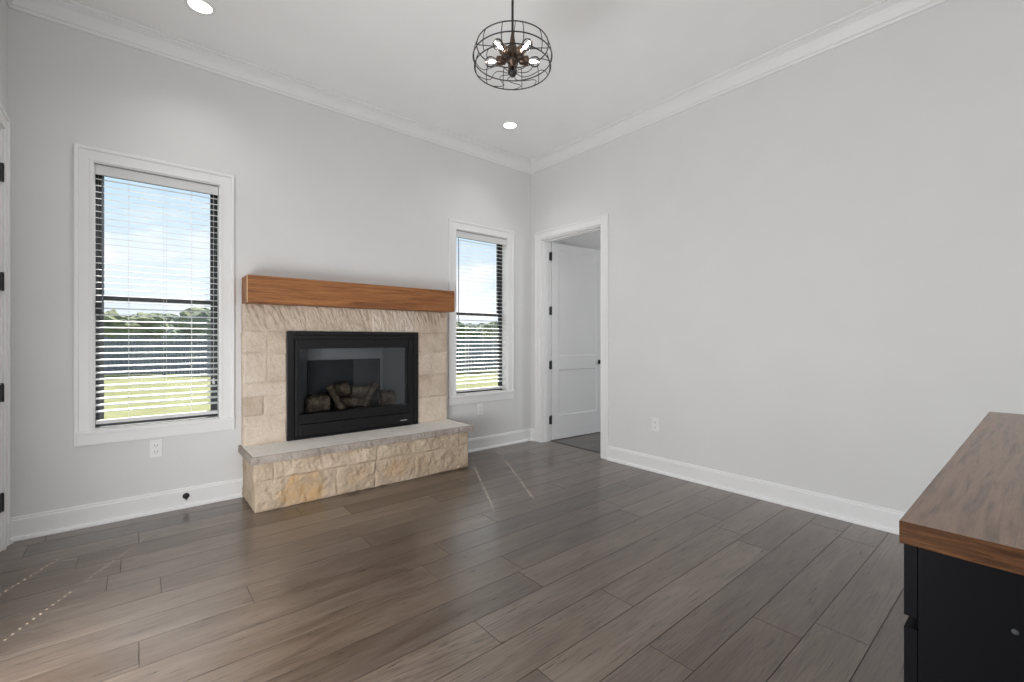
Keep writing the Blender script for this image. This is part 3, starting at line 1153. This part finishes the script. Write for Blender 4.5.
mb.box((gx0, FY - 0.006, gz1), (gx1, FY + 0.02, FZ1 - 0.072))
mb.box((gx0, FY - 0.006, 0.525), (gx1, FY + 0.02, gz0))
mb.box((gx0, FY - 0.012, FZ0 + 0.024), (gx1, FY + 0.02, 0.519))
mb.build('glass_door_frame', M['firebox_frame'], gf, bevel=0.003)
mb = MB()
mb.add([(gx0, FY + 0.01, gz0), (gx1, FY + 0.01, gz0), (gx1, FY + 0.01, gz1), (gx0, FY + 0.01, gz1)], [(0, 1, 2, 3)])
mb.build('glass_pane', M['fireglass'], gf)
mb = MB().box((-1.765, FY - 0.0135, 0.452), (-1.70, FY - 0.012, 0.459))
mb.build('badge', M['badge'], gf)
mb = MB()
for a_, b_ in (((FX0 + 0.004, gz1 - 0.002), (FX1 - 0.004, FZ1 - 0.004)), ((FX0 + 0.004, FZ0 + 0.004), (FX1 - 0.004, gz0 + 0.002)),
               ((FX0 + 0.004, gz0 + 0.002), (gx0 + 0.002, gz1 - 0.002)), ((gx1 - 0.002, gz0 + 0.002), (FX1 - 0.004, gz1 - 0.002))):
    mb.box((a_[0], FY + 0.021, a_[1]), (b_[0], -0.001, b_[1]))
mb.build('backing_plate', M['black'], gf)
# firebox: tapering box
bx0, bx1 = -2.655, -1.665
rx0, rx1, ry = -2.50, -1.79, 0.245
zb, zt_ = 0.535, 1.19
V8 = [(bx0, FY + 0.03, zb), (bx1, FY + 0.03, zb), (rx1, ry, zb), (rx0, ry, zb), (bx0, FY + 0.03, zt_), (bx1, FY + 0.03, zt_), (rx1, ry, 1.17), (rx0, ry, 1.17)]
mb = MB()
mb.add(V8, [(0, 1, 2, 3), (2, 6, 7, 3)], 0)
mb.add(V8, [(4, 7, 6, 5), (1, 5, 6, 2), (0, 3, 7, 4)], 1)
o8 = [(x + (-0.004 if x < -2.1 else 0.004), y + (0.004 if y > 0 else 0), z + (0.004 if z > 0.8 else -0.004)) for x, y, z in V8]
mb.add(o8, [(3, 2, 1, 0), (3, 7, 6, 2), (5, 6, 7, 4), (2, 6, 5, 1), (4, 7, 3, 0)], 0)
# back-wall refractory panel
mb.add([(rx0 + 0.001, ry - 0.002, 1.032), (rx1 - 0.001, ry - 0.002, 1.032), (rx1 - 0.001, ry - 0.002, 1.165), (rx0 + 0.001, ry - 0.002, 1.165)], [(0, 1, 2, 3)], 1)
mb.box((rx0 + 0.002, ry - 0.014, zb), (rx1 - 0.028, ry - 0.003, 1.032), 0)
mb.box((rx1 - 0.027, ry - 0.012, zb), (rx1 - 0.004, ry - 0.003, 1.032), 1)
mb.build('firebox', [M['firebox'], M['firebox_side']], gf, recalc=False)
mb = MB()
mb.box((-2.58, -0.02, zb + 0.001), (-1.74, 0.12, zb + 0.035))
mb.box((-2.48, 0.12, zb + 0.001), (-1.82, 0.225, zb + 0.035))
for k in range(34):
    x = -2.57 + 0.82 * k / 33
    mb.box((x, -0.028, zb + 0.002), (x + 0.012, -0.02, zb + 0.028 + 0.006 * (k % 3)))
mb.build('burner_tray', M['firebox'], gf, bevel=0.003)
M['bark'] = wood('ceramic_log', srgb(62, 54, 46), srgb(112, 100, 85), srgb(160, 146, 126), (3, 3, 3), 0.9, 0.6, 0.1)


def log(a, b, r0, r1, seed, label):
    A, B = Vector(a), Vector(b)
    n, k = 14, 20
    ax = (B - A).normalized()
    u = ax.cross(Vector((0, 0, 1)) if abs(ax.z) < 0.9 else Vector((1, 0, 0))).normalized()
    w_ = ax.cross(u)
    v, f = [], []
    for i in range(k + 1):
        t = i / k
        c = A.lerp(B, t) + u * 0.008 * math.sin(t * 5 + seed) + w_ * 0.006 * math.sin(t * 4 + seed * 2)
        r = r0 + (r1 - r0) * t
        for j in range(n):
            an = 2 * PI * j / n
            d = u * math.cos(an) + w_ * math.sin(an)
            rr = r * (1 + 0.22 * noise.noise(Vector((d.x * 2.2, d.y * 2.2 + d.z * 2, t * 4 + seed * 7))) + 0.1 * noise.noise(Vector((math.cos(an) * 6, math.sin(an) * 6, t * 3 + seed))))
            v.append(c + d * rr)
    for i in range(k):
        for j in range(n):
            j2 = (j + 1) % n
            f.append((i * n + j, i * n + j2, (i + 1) * n + j2, (i + 1) * n + j))
    mb = MB()
    mb.add(v, f, 0, True)
    mb.add(v[:n], [tuple(reversed(range(n)))])
    mb.add(v[-n:], [tuple(range(n))])
    o = mb.build('fire_log', M['bark'], loc=tuple(A))
    return tag(o, label, 'log', 'ceramic logs in the gas fireplace')


zl = zb + 0.036
log((-2.555, 0.045, zl + 0.088), (-2.39, 0.06, zl + 0.092), 0.074, 0.078, 1, 'thick pale log lying at the left end behind the fireplace glass')
log((-2.395, 0.00, zl + 0.245), (-2.255, 0.03, zl + 0.038), 0.028, 0.032, 2, 'slim dark log leaning down to the right in the left half of the fire')
log((-2.33, 0.13, zl + 0.185), (-2.185, 0.15, zl + 0.195), 0.056, 0.064, 3, 'short round chunk perched on top at the middle of the log pile')
log((-2.145, 0.155, zl + 0.158), (-1.93, 0.160, zl + 0.166), 0.055, 0.050, 6, 'log lying crosswise at the back right of the log pile')
log((-2.07, 0.01, zl + 0.032), (-1.945, 0.05, zl + 0.235), 0.025, 0.030, 4, 'slim pale log leaning up to the right in the right half of the fire')
log((-1.895, 0.06, zl + 0.088), (-1.765, 0.05, zl + 0.086), 0.072, 0.070, 5, 'stubby pale log lying at the right end behind the fireplace glass')
log((-2.29, 0.150, zl + 0.060), (-1.98, 0.155, zl + 0.056), 0.050, 0.048, 8, 'dark base log lying under the round chunk at the back')

# ------------------------------------------------------------------ outlets and gas valve


def outlet(kind, p, s, a, z, label, sockets=True):
    loc = (a, p, z) if kind == 'y' else (p, a, z)
    root = empty('wall_outlet', loc, label, 'outlet', 'white wall outlets')

    def pt(u, h, zz):
        return (a + u, p + s * h, z + zz) if kind == 'y' else (p + s * h, a + u, z + zz)

    m = MB()
    m.box(pt(-0.0375, 0.0003, -0.0625), pt(0.0375, 0.0065, 0.0625))
    m.build('cover_plate', M['plastic'], root, bevel=0.003)
    for dz in (-0.022, 0.022):
        m = MB()
        m.box(pt(-0.017, 0.006, dz - 0.015), pt(0.017, 0.0085, dz + 0.015))
        so = m.build('socket', M['plastic'], root, bevel=0.004)
        q = MB()
        q.box(pt(-0.0085, 0.008, dz - 0.004), pt(-0.006, 0.0088, dz + 0.008))
        q.box(pt(0.006, 0.008, dz - 0.003), pt(0.0085, 0.0088, dz + 0.007))
        q.box(pt(-0.002, 0.008, dz - 0.011), pt(0.002, 0.0088, dz - 0.007))
        q.build('slot', M['slot'], so)


outlet('y', 0.0, -1, -3.573, 0.452, 'white outlet low on the wall under the window left of the fireplace')
outlet('y', 0.0, -1, -0.764, 0.447, 'white outlet on the wall under the right window, beside the hearth')
outlet('x', 0.0, -1, -1.706, 0.434, 'white outlet on the long blank right wall past the doorway')
gv = empty('gas_valve', (-3.403, -0.015, 0.082), 'black round gas key valve in the white baseboard under the left window', 'gas valve')
m = MB()
m.lathe([(0.021, 0.0), (0.021, 0.003), (0.017, 0.006), (0.010, 0.007)], (-3.403, -0.0152, 0.085), (0, -1, 0), 20)
m.build('escutcheon', M['black'], gv)
m = MB()
m.lathe([(0.009, 0.0), (0.009, 0.016), (0.005, 0.018)], (-3.403, -0.0215, 0.085), (0, -1, 0), 12)
m.tube([(-3.403, -0.033, 0.085), (-3.403, -0.034, 0.060)], [0.007, 0.004], 8)
m.build('valve_key', M['black'], gv)

# ------------------------------------------------------------------ recessed lights


def recessed(x, y, label):
    root = empty('recessed_light', (x, y, CEIL), label, 'ceiling light', 'recessed ceiling lights')
    m = MB()
    m.lathe([(0.083, -0.0005), (0.082, -0.006), (0.066, -0.008), (0.064, -0.004)], (x, y, CEIL), n=40)
    m.build('trim_ring', M['plastic'], root)
    m = MB()
    m.lathe([(0.0645, -0.0045), (0.0, -0.0046)], (x, y, CEIL), n=40)
    m.build('lens', M['lens'], root)
    d = bpy.data.lights.new('downlight', 'SPOT')
    d.energy = 19
    d.spot_size = math.radians(130)
    d.spot_blend = 1.0
    d.shadow_soft_size = 0.06
    d.color = (1.0, 0.97, 0.93)
    lo = bpy.data.objects.new('downlight', d)
    COL.objects.link(lo)
    lo.parent = root
    lo.location = (0, 0, -0.02)


recessed(-0.830, -0.601, 'round white recessed light in the ceiling near the far corner, above the doorway end')
recessed(-3.367, -0.560, 'round white recessed light in the ceiling above the left window, cut by the photo edge')

# ------------------------------------------------------------------ pendant
PX, PY = -2.133, -2.192
pend = empty('pendant_light', (PX, PY, CEIL), 'round dark wire cage pendant light with clear bulbs hanging from the ceiling', 'pendant light')
m = MB()
m.lathe([(0.065, -0.0005), (0.065, -0.012), (0.055, -0.022), (0.014, -0.030), (0.010, -0.045)], (PX, PY, CEIL), n=28)
m.build('canopy', M['bronze'], pend)
m = MB()
m.tube([(PX, PY, CEIL - 0.04), (PX, PY, 2.83)], 0.0065, 10)
m.build('rod', M['wire'], pend)
m = MB()
m.lathe([(0.008, 0.13), (0.012, 0.105), (0.018, 0.07), (0.030, 0.045), (0.034, 0.02), (0.034, -0.015), (0.026, -0.03), (0.012, -0.038), (0.007, -0.05), (0.0, -0.051)], (PX, PY, 2.730), n=20)
hub = m.build('hub', M['bronze'], pend)
VA = math.atan2(math.sin(PI / 2 - YAW), math.cos(PI / 2 - YAW)) + PI     # direction back to camera in plan
for k in range(5):
    an = VA + math.radians(36 + 72 * k)
    d = Vector((math.cos(an), math.sin(an), 0.10)).normalized()
    o = Vector((PX, PY, 2.722))
    m = MB()
    m.lathe([(0.010, 0.028), (0.012, 0.038), (0.021, 0.044), (0.026, 0.082), (0.024, 0.086), (0.0, 0.080)], o, d, 16)
    so = m.build('socket', M['bronze'], pend)
    m = MB()
    m.lathe([(0.012, 0.084), (0.014, 0.094), (0.022, 0.108), (0.0275, 0.125), (0.026, 0.140), (0.017, 0.152), (0.0, 0.157)], o, d, 16)
    bu = m.build('bulb', M['bulbglass'], so)
    m = MB()
    m.lathe([(0.0, 0.098), (0.006, 0.102), (0.009, 0.12), (0.006, 0.137), (0.0, 0.140)], o, d, 10)
    fl = m.build('filament', M['bulb'], so)


def ring_pts(r, z, n=64):
    return [(PX + r * math.cos(2 * PI * k / n), PY + r * math.sin(2 * PI * k / n), z) for k in range(n)]


rg = ((0.192, 2.794), (0.211, 2.729), (0.204, 2.674))
for r, z in rg:
    m = MB()
    m.tube(ring_pts(r, z), 0.0032, 6, closed=True)
    m.build('cage_ring', M['wire'], pend)
prof = [(0.192, 2.794), (0.204, 2.765), (0.211, 2.729), (0.2105, 2.70), (0.204, 2.674)]
for k in range(12):
    an = VA + math.radians(15 + 30 * k)
    m = MB()
    m.tube([(PX + r * math.cos(an), PY + r * math.sin(an), z) for r, z in prof], 0.0022, 6)
    m.build('cage_rib', M['wire'], pend)
for k in range(4):
    an = VA + math.radians(90 * k + 4)
    m = MB()
    m.tube([(PX + r * math.cos(an), PY + r * math.sin(an), z) for r, z in ((0.02, 2.79), (0.10, 2.789), (0.193, 2.793))], 0.0022, 6)
    m.build('cage_arm', M['wire'], pend)
for k in range(10):
    m = MB()
    pts = []
    for i in range(15):
        t = i / 14
        r = 0.018 + (0.204 - 0.018) * t
        an = VA + math.radians(36 * k) + 0.42 * math.sin(t * 2 * PI) * (1.1 - 0.5 * t)
        pts.append((PX + r * math.cos(an), PY + r * math.sin(an), 2.652 + 0.022 * t ** 1.4))
    m.tube(pts, 0.002, 6)
    m.build('grille_wire', M['wire'], pend)
m = MB()
m.lathe([(0.0, -0.024), (0.010, -0.022), (0.014, -0.012), (0.024, -0.006), (0.024, 0.004), (0.014, 0.012), (0.010, 0.028), (0.0, 0.03)], (PX, PY, 2.652), n=16)
m.build('finial', M['black'], pend)
# ------------------------------------------------------------------ cabinet with wooden top (right foreground)
TX0, TX1, TY1, TY0, TZ = -2.646, -0.772, -3.868, -4.62, 0.90
cab = empty('drawer_cabinet', ((TX0 + TX1) / 2, (TY0 + TY1) / 2, 0), 'charcoal drawer cabinet with thick brown oak top at the right edge', 'cabinet')
wt_b = MB().box((TX0, TY0, TZ - 0.040), (TX1, TY1, TZ))
wt_b.mi = [1, 0, 1, 1, 1, 1]
wt_b.build('wood_top', [M['counter'], M['counter_edge']], cab, bevel=0.0015)['label'] = 'brown oak top'
bx_0, bx_1, by1, by0 = TX0 + 0.018, TX1 - 0.018, -3.891, TY0 + 0.02
m = MB()
m.box((bx_0, by0, 0.0), (bx_0 + 0.019, by1, TZ - 0.0405)).box((bx_1 - 0.019, by0, 0.0), (bx_1, by1, TZ - 0.0405))
m.box((bx_0 + 0.019, by0, 0.10), (bx_1 - 0.019, by0 + 0.012, TZ - 0.0405))
m.box((bx_0 + 0.019, by0, 0.10), (bx_1 - 0.019, by1 - 0.03, 0.118))
m.box((bx_0 + 0.019, by1 - 0.07, 0.0), (bx_1 - 0.019, by1 - 0.052, 0.10))
nx = 3
iw = (bx_1 - bx_0) / nx
for k in range(1, nx):
    m.box((bx_0 + iw * k - 0.01, by0 + 0.012, 0.118), (bx_0 + iw * k + 0.01, by1 - 0.001, TZ - 0.0405))
m.build('carcass', M['cabinet'], cab, bevel=0.0012)
rows = [(0.10, 0.392), (0.410, 0.708), (0.728, TZ - 0.044)]
for k in range(nx):
    for z0_, z1_ in rows:
        a, b = bx_0 + iw * k + (0.0 if k == 0 else 0.002), bx_0 + iw * (k + 1) - (0.0 if k == nx - 1 else 0.002)
        m = MB()
        m.box((a, by1 + 0.0005, z0_), (b, by1 + 0.0195, z1_))
        dr = m.build('drawer', M['cabinet'], cab, bevel=0.0012)
        m = MB()
        ix0, ix1 = bx_0 + iw * k + 0.03, bx_0 + iw * (k + 1) - 0.03
        zt2 = min(z1_ - 0.04, TZ - 0.1)
        m.box((ix0, by0 + 0.05, z0_ + 0.03), (ix0 + 0.012, by1, zt2)).box((ix1 - 0.012, by0 + 0.05, z0_ + 0.03), (ix1, by1, zt2))
        m.box((ix0 + 0.012, by0 + 0.05, z0_ + 0.03), (ix1 - 0.012, by1, z0_ + 0.042)).box((ix0 + 0.012, by0 + 0.05, z0_ + 0.042), (ix1 - 0.012, by0 + 0.062, zt2))
        m.build('drawer_box', M['cabinet'], dr)
m = MB()
m.lathe([(0.0045, 0.0), (0.0045, 0.0012), (0.003, 0.0018), (0.0, 0.0019)], (bx_0, -4.005, 0.763), (-1, 0, 0), 14)
m.build('screw_cap', M['cap_grey'], cab)['label'] = 'small grey plug'


# ------------------------------------------------------------------ outdoors
def lawn_mat():
    m, nt, b = new_mat('lawn_grass')
    tc = nt.new('ShaderNodeTexCoord')
    n1 = nt.noise(tc.outputs['Object'], 1.3, 5, 0.6)
    n2 = nt.noise(tc.outputs['Object'], 45.0, 3, 0.6)
    f = nt.math('ADD', nt.math('MULTIPLY', n1, 0.6), nt.math('MULTIPLY', n2, 0.4))
    nt.link(nt.ramp(f, [(0.35, srgb(94, 96, 64)), (0.5, srgb(110, 112, 78)), (0.68, srgb(126, 128, 96))]), b.inputs['Base Color'])
    b.inputs['Roughness'].default_value = 0.95
    b.inputs['Specular IOR Level'].default_value = 0.1
    return m


GZ = -0.30
NG = 40
gv_, gf_ = [], []
for j in range(NG + 1):
    for i in range(NG + 1):
        x = -70 + 150 * i / NG
        y = 0.17 + 85 * (j / NG) ** 2
        gv_.append((x, y, GZ + (0.05 * noise.noise(Vector((x * 0.3, y * 0.3, 0))) if y > 3 else 0)))
for j in range(NG):
    for i in range(NG):
        a = j * (NG + 1) + i
        gf_.append((a, a + 1, a + NG + 2, a + NG + 1))
gm = MB()
gm.add(gv_, gf_, 0, True)
tag(gm.build('lawn', lawn_mat()), 'pale green mown lawn outside between the house and the dark fence', 'lawn', kind='structure')

# dark board fence
M['fence'] = wood('weathered_dark_fence', srgb(92, 100, 108), srgb(116, 124, 132), srgb(140, 146, 152), (4, 4, 0.5), 0.9, 0.4, 0.15)
FA, FBp = Vector((-9.0, 24.3, GZ)), Vector((20.0, 5.8, GZ))
fdir = (FBp - FA).normalized()
flen = (FBp - FA).length
fn = Vector((-fdir.y, fdir.x, 0))
fence = empty('garden_fence', tuple((FA + FBp) / 2), 'long dark wooden board fence across the far side of the lawn', 'fence')
nb = 14
bay = flen / nb


def obox(m, o, u, w, h, a0, a1, d0, d1, z0, z1):
    v = []
    for z in (z0, z1):
        for a, d in ((a0, d0), (a1, d0), (a1, d1), (a0, d1)):
            p = o + u * a + w * d
            v.append((p.x, p.y, o.z + z))
    m.add(v, [(3, 2, 1, 0), (4, 5, 6, 7), (0, 1, 5, 4), (1, 2, 6, 5), (2, 3, 7, 6), (3, 0, 4, 7)])


for k in range(nb):
    m = MB()
    q = 0.0
    i = 0
    while q < bay - 0.05:
        wd = 0.138
        z_ = 1.62 + 0.02 * math.sin(k * 3.1 + i * 1.7)
        obox(m, FA, fdir, fn, 0, k * bay + q + 0.006, k * bay + min(q + wd, bay), -0.012, 0.012, 0.03, z_)
        q += wd + 0.012
        i += 1
    for zr in (0.3, 1.3):
        obox(m, FA, fdir, fn, 0, k * bay, (k + 1) * bay, 0.012, 0.05, zr, zr + 0.09)
    m.build('fence_panel', M['fence'], fence)
for k in range(nb + 1):
    m = MB()
    obox(m, FA, fdir, fn, 0, k * bay - 0.05, k * bay + 0.05, 0.05, 0.15, -0.1, 1.72)
    m.build('fence_post', M['fence'], fence)

# trees beyond the fence
M['bark_tree'] = simple('tree_bark', srgb(92, 80, 68), 0.95)


def leaf_mat(name, a, b_):
    m, nt, b = new_mat(name)
    tc = nt.new('ShaderNodeTexCoord')
    n = nt.noise(tc.outputs['Object'], 2.2, 5, 0.65)
    nt.link(nt.ramp(n, [(0.35, a), (0.65, b_)]), b.inputs['Base Color'])
    b.inputs['Roughness'].default_value = 0.9
    b.inputs['Specular IOR Level'].default_value = 0.15
    return m


LV = [leaf_mat('hazed_olive_leaves', srgb(98, 106, 80), srgb(124, 130, 102)), leaf_mat('hazed_grey_green_leaves', srgb(94, 104, 88), srgb(120, 128, 110))]  # leaf greens paled to put distance haze into the colour


def blob(m, c, r, seed, sq=0.8):
    nlat, nlon = 12, 18
    v = []
    for i in range(nlat + 1):
        ph = PI * i / nlat
        for j in range(nlon):
            th_ = 2 * PI * j / nlon
            d = Vector((math.sin(ph) * math.cos(th_), math.sin(ph) * math.sin(th_), math.cos(ph)))
            rr = r * (1 + 0.34 * noise.noise(d * 2.3 + Vector((seed, 0, 0))) + 0.22 * noise.noise(d * 6 + Vector((0, seed, 0))))
            v.append((c[0] + d.x * rr, c[1] + d.y * rr, c[2] + d.z * rr * sq))
    f = []
    for i in range(nlat):
        for j in range(nlon):
            j2 = (j + 1) % nlon
            f.append((i * nlon + j, (i + 1) * nlon + j, (i + 1) * nlon + j2, i * nlon + j2))
    m.add(v, f, 0, False)


def tree(x, y, h, r, seed, label, mat):
    root = empty('tree', (x, y, GZ), label, 'tree', 'trees beyond the fence')
    rnd = random.Random(seed)
    m = MB()
    m.tube([(x, y, GZ - 0.1), (x + 0.05, y, GZ + h * 0.5), (x, y, GZ + h * 0.75)], [0.14, 0.1, 0.05], 8)
    m.build('trunk', M['bark_tree'], root)
    m = MB()
    for k in range(7):
        an = rnd.uniform(0, 2 * PI)
        q = rnd.uniform(0, 0.75) * r
        blob(m, (x + q * math.cos(an), y + q * math.sin(an), GZ + h * rnd.uniform(0.42, 0.82)), r * rnd.uniform(0.4, 0.62), seed + k * 3.3)
    m.build('crown', mat, root)


TR = []
cp = Vector((-3.6826, -4.0382, 0))
Fv = Vector((math.sin(YAW), math.cos(YAW), 0))
Rv = Vector((math.cos(YAW), -math.sin(YAW), 0))
# along two sight corridors through the windows
specs = [(-34.0, 34, 3.1, 2.3, 0), (-32.5, 41, 3.8, 2.5, 1), (-28.6, 34, 3.0, 2.3, 0), (-26.8, 41, 4.2, 2.6, 0), (-23.3, 34, 3.3, 2.3, 1), (-20.8, 41, 4.0, 2.6, 0),
         (-5.6, 34, 2.8, 1.9, 0), (-3.2, 40, 3.0, 1.9, 1), (-0.9, 34, 2.6, 1.7, 0)]
names = ['olive tree crown at the left end of the row seen through the left window', 'grey-green crown second from the left through the left window', 'low olive crown third from the left through the left window',
         'olive crown in the middle right of the left window above the fence', 'grey-green crown near the right side of the left window', 'olive crown at the far right side of the left window',
         'olive crown above the fence at the left side of the right window', 'grey-green crown above the fence in the middle of the right window', 'small olive crown above the fence at the right side of the right window']
for i, (lat, dep, h, r, mi_) in enumerate(specs):
    p = cp + Fv * dep + Rv * lat
    tree(p.x, p.y, h, r, 20 + i * 5, names[i], LV[mi_])

# neighbouring house far behind the right window
M['roof'] = simple('grey_shingle_roof', srgb(132, 138, 148), 0.9, bump=0.3, bscale=8)
M['siding'] = simple('pale_siding', srgb(186, 184, 180), 0.9)
hp = cp + Fv * 52 + Rv * 0.8
house = empty('neighbor_house', (hp.x, hp.y, GZ), 'low pale house with grey roof far behind the fence in the right window', 'house')
m = MB()
ua, ub = Rv, Fv
hw, hd, hz = 5.2, 4.0, 2.2


def hpnt(a, b_, z):
    p = hp + ua * a + ub * b_
    return (p.x, p.y, GZ + z)


m.add([hpnt(-hw, -hd, 0), hpnt(hw, -hd, 0), hpnt(hw, hd, 0), hpnt(-hw, hd, 0), hpnt(-hw, -hd, hz), hpnt(hw, -hd, hz), hpnt(hw, hd, hz), hpnt(-hw, hd, hz)],
      [(3, 2, 1, 0), (4, 5, 6, 7), (0, 1, 5, 4), (1, 2, 6, 5), (2, 3, 7, 6), (3, 0, 4, 7)])
m.build('house_wall', M['siding'], house)
m = MB()
ow, od = hw + 0.5, hd + 0.5
m.add([hpnt(-ow, -od, hz), hpnt(ow, -od, hz), hpnt(ow, od, hz), hpnt(-ow, od, hz), hpnt(-ow + 3.8, 0, hz + 1.2), hpnt(ow - 3.8, 0, hz + 1.2)],
      [(0, 1, 5, 4), (1, 2, 5), (2, 3, 4, 5), (3, 0, 4), (3, 2, 1, 0)])
m.build('roof', M['roof'], house)
for a in (-3.2, 0.0, 3.2):
    m = MB()
    q = [hpnt(a - 0.6, -hd - 0.03, 0.8), hpnt(a + 0.6, -hd - 0.03, 0.8), hpnt(a + 0.6, -hd - 0.03, 1.8), hpnt(a - 0.6, -hd - 0.03, 1.8)]
    q2 = [hpnt(a - 0.6, -hd, 0.8), hpnt(a + 0.6, -hd, 0.8), hpnt(a + 0.6, -hd, 1.8), hpnt(a - 0.6, -hd, 1.8)]
    m.add(q + q2, [(0, 1, 2, 3), (0, 1, 5, 4), (1, 2, 6, 5), (2, 3, 7, 6), (3, 0, 4, 7)])
    m.build('house_window', M['sash'], house)
